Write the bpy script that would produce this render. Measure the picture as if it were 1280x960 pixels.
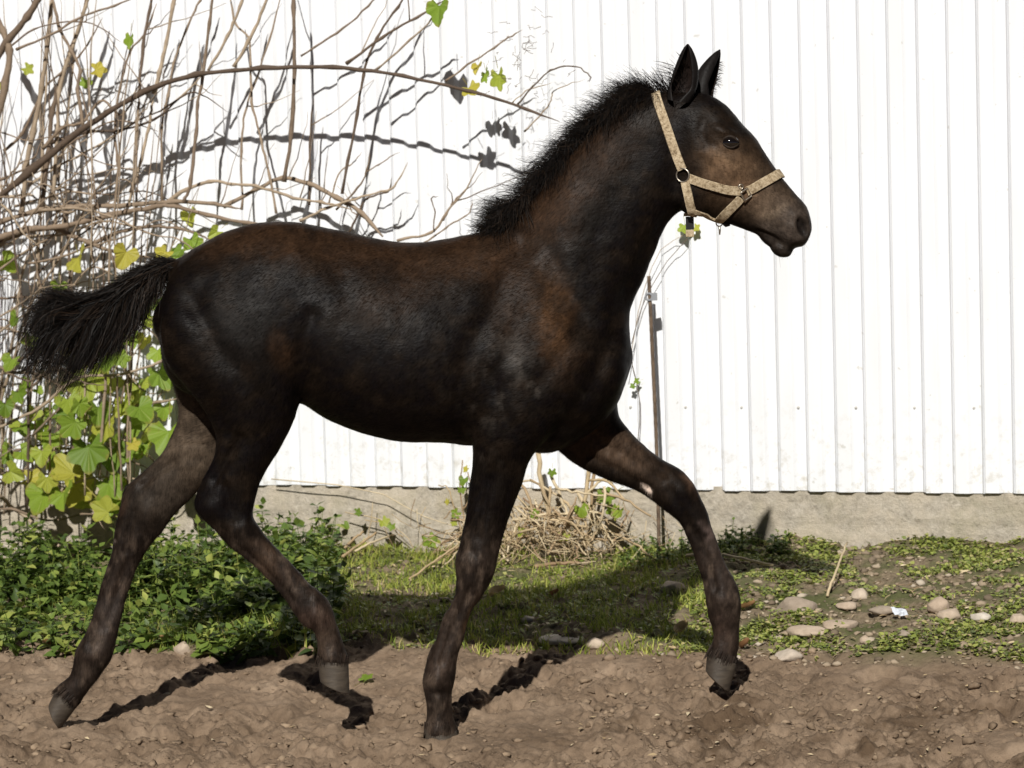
import bpy, math, random
import numpy as np
from mathutils import Vector, Matrix
from mathutils.bvhtree import BVHTree

random.seed(11)
rng = np.random.default_rng(11)
R = math.radians
scene = bpy.context.scene
C = scene.collection
for o in list(bpy.data.objects):
    bpy.data.objects.remove(o)

# ------------------------------------------------------------------ camera
FPX = 3333.0
CAM = np.array((0.0, -6.0, 1.217))
PITCH, ROLL = R(4.12), R(-1.65)
cd = bpy.data.cameras.new('camera')
cd.sensor_fit = 'HORIZONTAL'; cd.sensor_width = 36.0
cd.lens = FPX * 36.0 / 1280.0
cd.clip_start = 0.1; cd.clip_end = 500
cam = bpy.data.objects.new('camera', cd); C.objects.link(cam)
CROT = (Matrix.Rotation(R(90) - PITCH, 3, 'X') @ Matrix.Rotation(ROLL, 3, 'Z'))
cam.matrix_world = Matrix.Translation(Vector(CAM)) @ CROT.to_4x4()
scene.camera = cam
CR = np.array(CROT)
cd.dof.use_dof = True
cd.dof.focus_distance = 6.0
cd.dof.aperture_fstop = 8.0

# ------------------------------------------------------------------ sky, sun, exposure
LIGHT = np.array((0.21, 1.40, -1.0)); LIGHT /= np.linalg.norm(LIGHT)
ELEV = math.asin(-LIGHT[2])
world = bpy.data.worlds.new('World'); scene.world = world
world.use_nodes = True
nt = world.node_tree; nt.nodes.clear()
sky = nt.nodes.new('ShaderNodeTexSky'); sky.sky_type = 'NISHITA'; sky.sun_disc = False
sky.sun_elevation = ELEV
sky.altitude = 1500; sky.dust_density = 0.03; sky.air_density = 0.1
sky.sun_rotation = math.atan2(-LIGHT[0], -LIGHT[1])
bg = nt.nodes.new('ShaderNodeBackground'); bg.inputs[1].default_value = 0.05
wo = nt.nodes.new('ShaderNodeOutputWorld')
nt.links.new(sky.outputs[0], bg.inputs[0]); nt.links.new(bg.outputs[0], wo.inputs[0])
sd = bpy.data.lights.new('sun', 'SUN'); sd.energy = 5.0; sd.angle = R(0.55); sd.color = (1.0, 0.965, 0.905)
sun = bpy.data.objects.new('sun', sd); C.objects.link(sun)
sun.rotation_euler = Vector(LIGHT).to_track_quat('-Z', 'Y').to_euler()
sun.location = (-3, -12, 7)
scene.view_settings.view_transform = 'Standard'
scene.view_settings.look = 'None'
scene.view_settings.exposure = 0.0
scene.view_settings.gamma = 1.0

# ------------------------------------------------------------------ helpers
def ray(u, v):
    d = np.array(((u - 640) / FPX, -(v - 480) / FPX, -1.0))
    return CR @ d
def at(u, v, Y):
    """point seen at photo position u,v lying at depth Y"""
    d = ray(u, v)
    return CAM + d * ((Y - CAM[1]) / d[1])
def ground_at(u, v, z=0.0):
    d = ray(u, v)
    return CAM + d * ((z - CAM[2]) / d[2])
def project(P):
    q = (P - CAM) @ CR
    return 640 + FPX * q[:, 0] / -q[:, 2], 480 - FPX * q[:, 1] / -q[:, 2]

TH = R(20.2)
WN = np.array((-math.sin(TH), -math.cos(TH), 0.0))   # wall normal (towards the yard)
WT = np.array((math.cos(TH), -math.sin(TH), 0.0))
W0 = np.array((0.0, 2.1, 0.0))
def wall_at(u, v, off=0.0):
    """point seen at u,v on a plane `off` metres in front of the wall face"""
    d = ray(u, v); p0 = W0 + WN * off
    return CAM + d * (((p0 - CAM) @ WN) / (d @ WN))
def wall_dist(x, y):
    return (x - W0[0]) * WN[0] + (y - W0[1]) * WN[1]

def _h(i, j, k):
    n = (i * 374761393 + j * 668265263 + k * 1274126177) & 0xffffffff
    n = ((n ^ (n >> 13)) * 1274126177) & 0xffffffff
    return ((n ^ (n >> 16)) & 0xffff) / 65535.0
def vnoise(x, y, z=None, seed=0):
    x = np.asarray(x, float); y = np.asarray(y, float)
    z = np.zeros_like(x) if z is None else np.asarray(z, float)
    xi = np.floor(x).astype(np.int64); yi = np.floor(y).astype(np.int64); zi = np.floor(z).astype(np.int64)
    fx, fy, fz = x - xi, y - yi, z - zi
    fx, fy, fz = [t * t * t * (t * (t * 6 - 15) + 10) for t in (fx, fy, fz)]
    zi = zi + seed * 57
    def L(a, b, t): return a + (b - a) * t
    r = []
    for dz in (0, 1):
        a = L(_h(xi, yi, zi + dz), _h(xi + 1, yi, zi + dz), fx)
        b = L(_h(xi, yi + 1, zi + dz), _h(xi + 1, yi + 1, zi + dz), fx)
        r.append(L(a, b, fy))
    return L(r[0], r[1], fz) * 2 - 1
def fbm(x, y, z=None, seed=0, octs=4, gain=0.5):
    s = 0; a = 1; f = 1
    for o in range(octs):
        s = s + a * vnoise(np.asarray(x) * f, np.asarray(y) * f, None if z is None else np.asarray(z) * f, seed + o)
        a *= gain; f *= 2.03
    return s
def cell(x, y, seed=0):
    """distance to nearest random cell point and that cell's hash"""
    xi = np.floor(x).astype(np.int64); yi = np.floor(y).astype(np.int64)
    best = np.full(np.shape(x), 9.0); bid = np.zeros(np.shape(x))
    for dx in (-1, 0, 1):
        for dy in (-1, 0, 1):
            cx, cy = xi + dx, yi + dy
            px = cx + _h(cx, cy, np.int64(seed * 31 + 1)); py = cy + _h(cx, cy, np.int64(seed * 31 + 2))
            d = np.hypot(x - px, y - py)
            m = d < best
            best = np.where(m, d, best); bid = np.where(m, _h(cx, cy, np.int64(seed * 31 + 3)), bid)
    return best, bid
def sstep(a, b, x):
    t = np.clip((x - a) / (b - a), 0, 1); return t * t * (3 - 2 * t)

def mesh_np(name, V, F, smooth=False):
    """V (n,3), F list of tuples or (m,k) array"""
    me = bpy.data.meshes.new(name)
    V = np.asarray(V, np.float32)
    if isinstance(F, np.ndarray):
        m, k = F.shape
        me.vertices.add(len(V)); me.vertices.foreach_set('co', V.ravel())
        me.loops.add(m * k); me.loops.foreach_set('vertex_index', F.astype(np.int32).ravel())
        me.polygons.add(m); me.polygons.foreach_set('loop_start', np.arange(0, m * k, k, dtype=np.int32))
        me.update(calc_edges=True); me.validate()
    else:
        me.from_pydata(V.tolist(), [], [tuple(f) for f in F]); me.update()
    if smooth:
        me.polygons.foreach_set('use_smooth', np.ones(len(me.polygons), bool))
    return me
def obj(name, me, mat=None, parent=None):
    o = bpy.data.objects.new(name, me)
    if mat is not None and me is not None and not me.materials:
        me.materials.append(mat)
    C.objects.link(o)
    if parent is not None: o.parent = parent
    return o
def tag(o, label=None, cat=None, group=None, kind=None):
    if label: o['label'] = label
    if cat: o['category'] = cat
    if group: o['group'] = group
    if kind: o['kind'] = kind
    return o
def thing(name, label, cat, loc=(0, 0, 0), group=None):
    o = bpy.data.objects.new(name, None); C.objects.link(o)
    o.empty_display_size = 0.1
    o.location = loc
    return tag(o, label, cat, group)
def child(name, me, mat, root):
    """mesh in world coordinates put under a root that only has a location"""
    o = obj(name, me, mat, root)
    o.matrix_parent_inverse = Matrix.Translation(-Vector(root.location))
    return o
def set_attr(me, name, col):
    a = me.color_attributes.new(name, 'FLOAT_COLOR', 'POINT')
    c = np.ones((len(me.vertices), 4), np.float32); c[:, :col.shape[1]] = col
    a.data.foreach_set('color', c.ravel())

class MB:
    def __init__(s): s.v = []; s.f = []
    def add(s, V, F):
        b = len(s.v); s.v.extend([tuple(p) for p in V]); s.f.extend([tuple(i + b for i in f) for f in F]); return s
    def mesh(s, name, smooth=False): return mesh_np(name, np.array(s.v), s.f, smooth)
def tube(P, rad, n=6, cap=True, flat=None):
    P = np.array(P, float); m = len(P)
    rad = np.full(m, rad) if np.isscalar(rad) else np.array(rad, float)
    T = np.gradient(P, axis=0); T /= np.linalg.norm(T, axis=1)[:, None] + 1e-9
    ref = np.array((0, 0, 1.0)) if abs(T[0][2]) < 0.9 else np.array((1.0, 0, 0))
    a = np.cross(T[0], ref); a /= np.linalg.norm(a)
    V = []
    for i in range(m):
        a = a - T[i] * (a @ T[i]); a /= np.linalg.norm(a) + 1e-9
        b = np.cross(T[i], a)
        for k in range(n):
            t = 2 * math.pi * k / n
            V.append(P[i] + rad[i] * (a * math.cos(t) + b * math.sin(t)))
    F = []
    for i in range(m - 1):
        for k in range(n):
            k2 = (k + 1) % n
            F.append((i * n + k, i * n + k2, (i + 1) * n + k2, (i + 1) * n + k))
    if cap:
        F.append(tuple(range(n - 1, -1, -1))); F.append(tuple((m - 1) * n + k for k in range(n)))
    return V, F
def spline(P, n):
    """Catmull-Rom through control rows"""
    P = np.array(P, float); m = len(P)
    Q = np.vstack([2 * P[0] - P[1], P, 2 * P[-1] - P[-2]])
    t = np.linspace(0, m - 1 - 1e-6, n); i = t.astype(int); f = (t - i)[:, None]
    p0, p1, p2, p3 = Q[i], Q[i + 1], Q[i + 2], Q[i + 3]
    return 0.5 * (2 * p1 + (p2 - p0) * f + (2 * p0 - 5 * p1 + 4 * p2 - p3) * f ** 2 + (3 * p1 - p0 - 3 * p2 + p3) * f ** 3)
def box(lo, hi):
    x0, y0, z0 = lo; x1, y1, z1 = hi
    V = [(x0, y0, z0), (x1, y0, z0), (x1, y1, z0), (x0, y1, z0), (x0, y0, z1), (x1, y0, z1), (x1, y1, z1), (x0, y1, z1)]
    F = [(0, 3, 2, 1), (4, 5, 6, 7), (0, 1, 5, 4), (1, 2, 6, 5), (2, 3, 7, 6), (3, 0, 4, 7)]
    return V, F
_ico = None
def ico(sub=2):
    import bmesh
    bm = bmesh.new(); bmesh.ops.create_icosphere(bm, subdivisions=sub, radius=1.0)
    V = np.array([v.co[:] for v in bm.verts]); F = np.array([[v.index for v in f.verts] for f in bm.faces]); bm.free()
    return V, F

# ------------------------------------------------------------------ materials
class N:
    """small node builder"""
    def __init__(s, name, rough=0.6, spec=0.4):
        s.m = bpy.data.materials.new(name); s.m.use_nodes = True
        s.t = s.m.node_tree; s.b = s.t.nodes['Principled BSDF']; s.o = s.t.nodes['Material Output']
        s.b.inputs['Roughness'].default_value = rough
        s.b.inputs['Specular IOR Level'].default_value = spec
        s._co = None
    def n(s, typ, **kw):
        x = s.t.nodes.new(typ)
        for k, v in kw.items():
            if isinstance(k, str) and hasattr(x, k): setattr(x, k, v)
            else: x.inputs[k].default_value = v
        return x
    def l(s, a, b): s.t.links.new(a, b)
    def co(s, scale=(1, 1, 1), obj=True):
        tc = s.n('ShaderNodeTexCoord'); mp = s.n('ShaderNodeMapping')
        s.l(tc.outputs['Object' if obj else 'Generated'], mp.inputs[0]); mp.inputs['Scale'].default_value = scale
        return mp.outputs[0]
    def noise(s, scale, detail=4, rough=0.55, co=None, out='Fac'):
        x = s.n('ShaderNodeTexNoise'); x.inputs['Scale'].default_value = scale
        x.inputs['Detail'].default_value = detail; x.inputs['Roughness'].default_value = rough
        s.l(co if co is not None else s.co(), x.inputs['Vector'])
        return x.outputs[out]
    def ramp(s, fac, stops):
        x = s.n('ShaderNodeValToRGB'); e = x.color_ramp.elements
        while len(e) < len(stops): e.new(0.5)
        for el, (p, c) in zip(e, stops):
            el.position = p; el.color = (*c, 1) if len(c) == 3 else c
        s.l(fac, x.inputs[0]); return x.outputs[0]
    def mix(s, fac, a, b, mode='MIX'):
        x = s.n('ShaderNodeMixRGB', blend_type=mode)
        for i, v in ((0, fac), (1, a), (2, b)):
            if hasattr(v, 'is_output'): s.l(v, x.inputs[i])
            else: x.inputs[i].default_value = (*v, 1) if isinstance(v, tuple) and len(v) == 3 else v
        return x.outputs[0]
    def attr(s, name):
        x = s.n('ShaderNodeAttribute'); x.attribute_name = name; return x.outputs['Color']
    def color(s, c):
        if hasattr(c, 'is_output'): s.l(c, s.b.inputs['Base Color'])
        else: s.b.inputs['Base Color'].default_value = (*c, 1)
    def bump(s, h, strength=0.3, dist=0.01):
        x = s.n('ShaderNodeBump'); x.inputs['Strength'].default_value = strength; x.inputs['Distance'].default_value = dist
        s.l(h, x.inputs['Height']); s.l(x.outputs[0], s.b.inputs['Normal'])
    def island(s):
        x = s.n('ShaderNodeNewGeometry'); return x.outputs['Random Per Island']
    def rand(s):
        x = s.n('ShaderNodeObjectInfo'); return x.outputs['Random']

def mat_simple(name, c1, c2, scale=20, rough=0.7, spec=0.3, bump=0.3, bdist=0.004, detail=5):
    k = N(name, rough, spec)
    f = k.noise(scale, detail)
    k.color(k.ramp(f, [(0.3, c1), (0.7, c2)]))
    if bump: k.bump(k.noise(scale * 3, 5), bump, bdist)
    return k.m
def mat_leaf(name, stops, trans=0.35, rough=0.5, per='island', spec=0.35, veins=False):
    k = N(name, rough, spec)
    f = k.island() if per == 'island' else k.rand()
    c = k.ramp(f, stops)
    c = k.mix(0.35, c, k.ramp(k.noise(60, 3), [(0.3, (0.55, 0.55, 0.5)), (0.7, (1.25, 1.25, 1.2))]), 'MULTIPLY')
    if veins:
        sx = k.n('ShaderNodeSeparateXYZ'); k.l(k.co(), sx.inputs[0])
        def mth(op, x, y=None):
            m = k.n('ShaderNodeMath', operation=op)
            for i, v in enumerate((x, y)):
                if v is None: continue
                if hasattr(v, 'is_output'): k.l(v, m.inputs[i])
                else: m.inputs[i].default_value = v
            return m.outputs[0]
        ang = mth('ARCTAN2', sx.outputs[0], mth('ADD', sx.outputs[1], 0.02))
        vein = mth('ABSOLUTE', mth('SINE', mth('MULTIPLY', ang, 2.5)))
        c = k.mix(k.ramp(vein, [(0.0, (0.55, 0.55, 0.55)), (0.10, (0, 0, 0))]), c, (0.50, 0.52, 0.20))
        rad = mth('POWER', mth('ADD', mth('POWER', sx.outputs[0], 2.0), mth('POWER', mth('SUBTRACT', sx.outputs[1], 0.18), 2.0)), 0.5)
        rim = mth('ADD', rad, mth('MULTIPLY', k.noise(5, 4), 0.30))
        c = k.mix(k.ramp(rim, [(0.58, (0, 0, 0)), (0.72, (0.8, 0.8, 0.8))]), c, (0.34, 0.27, 0.07))
        c = k.mix(k.ramp(k.noise(7, 5, 0.7), [(0.60, (0, 0, 0)), (0.72, (0.7, 0.7, 0.7))]), c, (0.20, 0.17, 0.05))
    k.color(c)
    tr = k.n('ShaderNodeBsdfTranslucent'); k.l(c, tr.inputs[0])
    mx = k.n('ShaderNodeMixShader'); mx.inputs[0].default_value = trans
    k.l(k.b.outputs[0], mx.inputs[1]); k.l(tr.outputs[0], mx.inputs[2]); k.l(mx.outputs[0], k.o.inputs[0])
    return k.m
M = {}
k = N('white_sheet_metal', 0.55, 0.35)
def shifted(scale=(1, 1, 1)):
    # every sheet is weathered differently
    va = k.n('ShaderNodeVectorMath', operation='MULTIPLY_ADD'); oi = k.n('ShaderNodeObjectInfo')
    cmb = k.n('ShaderNodeCombineXYZ'); k.l(oi.outputs['Random'], cmb.inputs[0]); k.l(oi.outputs['Random'], cmb.inputs[1]); k.l(oi.outputs['Random'], cmb.inputs[2])
    k.l(cmb.outputs[0], va.inputs[0]); va.inputs[1].default_value = (37, 53, 91); k.l(k.co(scale), va.inputs[2])
    return va.outputs[0]
big = k.noise(2.0, 5, co=shifted((6, 6, 1.2)))
spots = k.ramp(k.noise(38, 2, 0.6, co=shifted()), [(0.70, (1, 1, 1)), (0.76, (0.72, 0.70, 0.64))])
c = k.mix(k.ramp(big, [(0.45, (0, 0, 0)), (0.85, (1, 1, 1))]), (0.785, 0.80, 0.83), (0.72, 0.735, 0.75))
c = k.mix(0.8, c, spots, 'MULTIPLY')
sxyz = k.n('ShaderNodeSeparateXYZ'); k.l(k.co(), sxyz.inputs[0])
low = k.ramp(sxyz.outputs[2], [(0.30, (1, 1, 1)), (0.62, (0, 0, 0))])          # earth splashed up from the ground
spl = k.mix(1.0, low, k.ramp(k.noise(26, 6, 0.75, co=shifted()), [(0.52, (0, 0, 0)), (0.72, (1, 1, 1))]), 'MULTIPLY')
c = k.mix(spl, c, (0.50, 0.47, 0.40))
k.color(c); k.bump(k.noise(5, 3), 0.08, 0.01); M['metal'] = k.m
k = N('rough_concrete', 0.9, 0.15)
f1 = k.noise(9, 8, 0.65); f2 = k.noise(55, 6, 0.75); f3 = k.noise(4.6, 8, 0.72)
c = k.ramp(f2, [(0.25, (0.24, 0.21, 0.165)), (0.5, (0.44, 0.395, 0.325)), (0.75, (0.62, 0.565, 0.48))])
c = k.mix(k.ramp(f1, [(0.42, (0, 0, 0)), (0.62, (1, 1, 1))]), c, (0.52, 0.455, 0.36))
c = k.mix(k.ramp(f3, [(0.5, (0, 0, 0)), (0.72, (1, 1, 1))]), c, (0.34, 0.31, 0.225))
c = k.mix(k.ramp(k.noise(14, 8, 0.75), [(0.58, (0, 0, 0)), (0.68, (0.5, 0.5, 0.5))]), c, (0.16, 0.14, 0.105))
c = k.mix(k.ramp(k.noise(11, 8, 0.7, co=k.co((1.3, 1.1, .7))), [(0.60, (0, 0, 0)), (0.70, (0.8, 0.8, 0.8))]), c, (0.66, 0.61, 0.52))
k.color(c); k.bump(k.mix(0.5, f2, f1), 1.0, 0.016); M['concrete'] = k.m
k = N('trodden_earth', 0.95, 0.1)
f1 = k.noise(7, 8, 0.62); f2 = k.noise(60, 6, 0.7)
dirt = k.ramp(f1, [(0.30, (0.145, 0.102, 0.069)), (0.5, (0.24, 0.175, 0.121)), (0.72, (0.335, 0.252, 0.180))])
dirt = k.mix(0.55, dirt, k.ramp(f2, [(0.3, (0.62, 0.60, 0.58)), (0.7, (1.3, 1.28, 1.25))]), 'MULTIPLY')
damp = k.ramp(k.noise(3.3, 7, 0.7), [(0.50, (0, 0, 0)), (0.60, (1, 1, 1))])
a = k.attr('zone')
sep = k.n('ShaderNodeSeparateColor'); k.l(a, sep.inputs[0])
dm = k.mix(1.0, damp, sep.outputs[1], 'MULTIPLY')
dirt = k.mix(dm, dirt, k.mix(f2, (0.07, 0.045, 0.028), (0.16, 0.11, 0.07)))
soil = k.ramp(f2, [(0.3, (0.11, 0.085, 0.055)), (0.7, (0.30, 0.235, 0.16))])
soil = k.mix(k.ramp(f1, [(0.45, (0, 0, 0)), (0.6, (1, 1, 1))]), soil, (0.10, 0.105, 0.045))
k.color(k.mix(sep.outputs[0], dirt, soil)); k.bump(k.mix(0.5, f2, k.noise(240, 5, 0.7)), 0.9, 0.006); M['ground'] = k.m
M['clod'] = mat_simple('earth_clod', (0.13, 0.091, 0.060), (0.33, 0.245, 0.168), 30, 0.95, 0.1, 0.6, 0.006)
M['bark'] = None
k = N('vine_bark', 0.75, 0.25)
c = k.ramp(k.rand(), [(0.0, (0.10, 0.070, 0.050)), (0.4, (0.25, 0.185, 0.13)), (1.0, (0.44, 0.35, 0.25))])
c = k.mix(0.6, c, k.ramp(k.noise(24, 5, 0.7), [(0.3, (0.45, 0.42, 0.40)), (0.7, (1.2, 1.2, 1.2))]), 'MULTIPLY')
k.color(c); k.bump(k.noise(90, 4), 0.5, 0.004); M['bark'] = k.m
k = N('straw_stalk', 0.7, 0.25)
c = k.ramp(k.island(), [(0.0, (0.24, 0.165, 0.095)), (0.5, (0.46, 0.35, 0.20)), (1.0, (0.62, 0.52, 0.35))])
k.color(c); M['straw'] = k.m
k = N('dry_stalk', 0.7, 0.25)
c = k.ramp(k.rand(), [(0.0, (0.30, 0.20, 0.12)), (0.5, (0.48, 0.37, 0.22)), (1.0, (0.64, 0.54, 0.37))])
c = k.mix(0.5, c, k.ramp(k.noise(30, 4), [(0.3, (0.55, 0.5, 0.45)), (0.7, (1.15, 1.15, 1.15))]), 'MULTIPLY')
k.color(c); M['stalk'] = k.m
M['vineleaf'] = mat_leaf('vine_leaf', [(0.0, (0.16, 0.26, 0.03)), (0.45, (0.28, 0.40, 0.045)), (0.8, (0.42, 0.47, 0.07)), (1.0, (0.55, 0.46, 0.07))], 0.45, per='rand', veins=True)
M['nettle'] = mat_leaf('nettle_leaf', [(0.0, (0.045, 0.078, 0.017)), (0.4, (0.10, 0.16, 0.030)), (0.8, (0.19, 0.26, 0.05)), (1.0, (0.38, 0.41, 0.10))], 0.25)
M['grass'] = mat_leaf('grass_blade', [(0.0, (0.15, 0.21, 0.03)), (0.5, (0.31, 0.37, 0.06)), (0.85, (0.44, 0.46, 0.10)), (1.0, (0.52, 0.43, 0.18))], 0.3)
M['clover'] = mat_leaf('low_weed_leaf', [(0.0, (0.11, 0.15, 0.03)), (0.5, (0.26, 0.31, 0.065)), (0.85, (0.39, 0.42, 0.11)), (1.0, (0.48, 0.41, 0.19))], 0.25)
M['deadleaf'] = mat_leaf('fallen_leaf', [(0.0, (0.20, 0.10, 0.045)), (0.4, (0.36, 0.22, 0.10)), (1.0, (0.52, 0.38, 0.20))], 0.15, per='rand')
# ------------------------------------------------------------------ ground
def grass_mask(x, y):
    s = wall_dist(x, y)
    edge = 1.25 + 0.12 * fbm(x * 2.1, y * 2.1, seed=5, octs=3) + 0.08 * sstep(-0.3, -1.2, x)
    return 1 - sstep(edge - 0.06, edge + 0.07, s)
def ground_z(x, y, fine=True):
    x = np.asarray(x, float); y = np.asarray(y, float)
    g = grass_mask(x, y)
    s = wall_dist(x, y)
    z = (0.112 + 0.038 * np.clip(x, -1.5, 1.5)) * np.clip(1 - s / 2.1, -0.5, 1.05) + 0.010 * fbm(x * 1.3, y * 1.3, seed=1, octs=3)
    z = z + g * (0.022 + 0.02 * fbm(x * 4, y * 4, seed=9, octs=3))
    if fine:
        d, hid = cell(x * 13 + 0.6 * vnoise(x * 9, y * 9, seed=3), y * 13, 2)
        lump = np.clip(1 - d / 0.75, 0, 1) ** 0.7 * hid
        d2, h2 = cell(x * 34, y * 34, 4)
        lump2 = np.clip(1 - d2 / 0.8, 0, 1) ** 0.8 * h2
        amp = 0.35 + 0.65 * sstep(-0.25, 0.35, fbm(x * 2.2 + 3, y * 3.0, seed=7, octs=3) + 0.25 * sstep(0.3, -0.25, y) + 0.15 * sstep(0.2, -0.6, x))
        z = z + (1 - 0.45 * g) * amp * (0.013 * lump + 0.008 * lump2 + 0.015 * fbm(x * 16, y * 16, seed=12, octs=5, gain=.66) - 0.010 * np.abs(fbm(x * 9, y * 9, seed=15, octs=3)))
        # old hoof prints pressed in the earth
        for (hx, hy, hr) in PRINTS:
            dd = np.hypot((x - hx) / hr, (y - hy) / hr)
            z = z - 0.020 * np.exp(-(dd ** 4)) + 0.010 * np.exp(-((dd - 1.35) / 0.3) ** 2)
    for (hx, hy, hz, hr) in LEVEL:
        w = np.exp(-(((x - hx) ** 2 + (y - hy) ** 2) / hr ** 2))
        z = z * (1 - w) + hz * w
        dd = np.hypot(x - hx, y - hy)
        z = z + 0.014 * np.exp(-((dd - 0.062) / 0.018) ** 2) * (0.6 + 0.7 * vnoise(x * 40, y * 40, seed=19))
    return z
PRINTS = [(-0.95, -0.15, 0.055), (-0.05, 0.15, 0.06), (0.45, -0.12, 0.06), (0.85, 0.25, 0.055), (-0.30, -0.22, 0.06), (1.05, -0.1, 0.06), (0.2, 0.42, 0.05)]
nf = at(552, 926, -0.085); fh = at(74, 908, 0.09)
LEVEL = [(nf[0], nf[1], -0.004, 0.075), (fh[0], fh[1], fh[2] - 0.001, 0.10)]
def axis(segs):
    out = []
    for a, b, st in segs:
        out.append(np.arange(a, b - 1e-9, st))
    out.append([segs[-1][1]])
    return np.concatenate(out)
xs = axis([(-60, -10, 5), (-10, -2.4, 0.4), (-2.4, -1.6, 0.05), (-1.6, 1.6, 0.0052), (1.6, 2.4, 0.05), (2.4, 10, 0.4), (10, 60, 5)])
ys = axis([(-60, -10, 5), (-10, -1.2, 0.4), (-1.2, -0.55, 0.04), (-0.55, 0.75, 0.0052), (0.75, 1.5, 0.009), (1.5, 3.0, 0.012), (3.0, 3.2, 0.05), (3.2, 10, 0.4), (10, 60, 5)])
GX, GY = np.meshgrid(xs, ys)
GZ = ground_z(GX.ravel(), GY.ravel())
gm = grass_mask(GX.ravel(), GY.ravel())
V = np.stack([GX.ravel(), GY.ravel(), GZ], 1)
nx, ny = len(xs), len(ys)
I = (np.arange(ny - 1)[:, None] * nx + np.arange(nx - 1)[None, :]).ravel()
F = np.stack([I, I + 1, I + 1 + nx, I + nx], 1)
me = mesh_np('ground', V, F, True)
dampz = sstep(0.5, 0.0, GY.ravel()) * (0.55 + 0.45 * sstep(-0.2, 0.5, GX.ravel()))
set_attr(me, 'zone', np.stack([gm, dampz, gm * 0], 1))
tag(obj('ground', me, M['ground']), kind='structure')
GB = None
def ghit(u, v, h=0.0):
    d = ray(u, v); t = np.linspace(4.6, 9.5, 1600)
    P = CAM[None] + d[None] * t[:, None]
    below = P[:, 2] < ground_z(P[:, 0], P[:, 1], False) + h + 0.012
    i = int(np.argmax(below)) if below.any() else len(t) - 1
    return P[i]
def gz(x, y): return float(ground_z(np.array([x]), np.array([y]))[0])

# loose clods lying on the earth: too many to count
iv, if_ = ico(1)
CV, CF = [], []
n = 0
while n < 2600:
    x = rng.uniform(-1.5, 1.5); y = rng.uniform(-0.5, 1.2) ** 1.0
    if grass_mask(np.array([x]), np.array([y]))[0] > 0.55: continue
    dens = 0.25 + 0.75 * sstep(-0.1, 0.4, float(fbm(np.array([x * 2.2 + 3]), np.array([y * 3.0]), seed=7, octs=3)[0]) + (0.3 if y < 0.0 else 0))
    if rng.random() > dens: continue
    r = 0.0022 + 0.009 * rng.random() ** 4.5
    sc = r * np.array((1 + rng.random() * .6, 1 + rng.random() * .6, 0.6 + rng.random() * .4))
    q = iv * (1 + 0.34 * rng.standard_normal((len(iv), 1))) * sc
    a = rng.uniform(0, 6.28); ca, sa = math.cos(a), math.sin(a)
    q = q @ np.array(((ca, sa, 0), (-sa, ca, 0), (0, 0, 1)))
    CV.append(q + np.array((x, y, 0.0))); CF.append(if_ + n * len(iv)); n += 1
CV = np.array(CV); cx = CV[:, :, 0].mean(1); cy = CV[:, :, 1].mean(1)
CV[:, :, 2] += (ground_z(cx, cy) + 0.001)[:, None]
tag(obj('earth_clods', mesh_np('earth_clods', CV.reshape(-1, 3), np.vstack(CF)), M['clod']),
    'small brown crumbs of loose earth strewn over the track', 'earth clods', kind='stuff')

# ------------------------------------------------------------------ shed: white ribbed cladding on a concrete plinth
shed = thing('metal_clad_shed', 'white ribbed metal shed wall on a low concrete plinth', 'building', tuple(W0))
shed.rotation_euler = (0, 0, -TH)
def local_wall(u, v):
    p = wall_at(u, v) - W0
    return p @ WT, p[2]
zb = np.mean([local_wall(u, v)[1] for u, v in ((350, 604.5), (577, 607.5), (1040, 614), (1278, 617))])
ta = local_wall(571, 607)[0]; tb = local_wall(1270.5, 617)[0]
npan = round(700 / 34.2)
PER = (tb - ta) / npan
ZTOP = 3.1
# profile of one panel: dark slit, proud flat, slope back, recessed flat
G = 0.0015
prof = [(0.0002, -0.004), (0.0002, 0.0128), (0.0016, 0.0148), (0.004, 0.016), (PER * .44, 0.016), (PER * .47, 0.0155), (PER * .60, 0.0055), (PER * .64, 0.005), (PER * .90, 0.005), (PER * .972, 0.0145), (PER - .0016, 0.0148), (PER - .0002, 0.0128), (PER - .0002, -0.004)]
V, F = [], []
m = len(prof)
for z in (zb, ZTOP):
    for (a, d) in prof: V.append((a, -d, z))
for i in range(m - 1): F.append((i, i + 1, m + i + 1, m + i))
F.append((m - 1, 0, m, 2 * m - 1))
F.append(tuple(range(m - 1, -1, -1))); F.append(tuple(range(m, 2 * m)))
pan = mesh_np('cladding_panel', V, F)
i0 = int(math.floor((local_wall(0, 480)[0] - ta) / PER)) - 9
i1 = int(math.ceil((local_wall(1280, 480)[0] - ta) / PER)) + 9
for i in range(i0, i1):
    o = obj('cladding_panel', pan, M['metal'], shed)
    o.location = (ta + i * PER, -0.008 + 0.0012 * math.sin(i * 2.3), 0.0015 * math.sin(i * 1.7))
# a row of screw heads
import bmesh
sV, sF = tube([(0, 0, 0), (0, -.0015, 0), (0, -.0016, 0), (0, -.005, 0)], [.0048, .0046, .003, .0026], 6)
scm = mesh_np('screw', sV, sF)
k = N('screw_head', 0.5, 0.4); k.color((0.55, 0.54, 0.51)); M['screw'] = k.m
zs = local_wall(1112, 508)[1]
for i in range(i0, i1):
    if i % 2 == 0:
        o = obj('screw', scm, M['screw'], shed); o.location = (ta + (i + .80) * PER - .012, -0.0135, zs + .004 * math.sin(i * 3.1))
L0, L1 = ta + i0 * PER, ta + i1 * PER
# dark backing battens behind the cladding, plinth, rest of the shed
M['backing'] = mat_simple('dark_backing', (0.05, 0.05, 0.05), (0.09, 0.085, 0.08), 10)
obj('wall_core', MB().add(*box((L0, 0.0, zb + 0.012), (L1, 5.0, ZTOP - 0.01))).mesh('wall_core'), M['backing'], shed)
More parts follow.
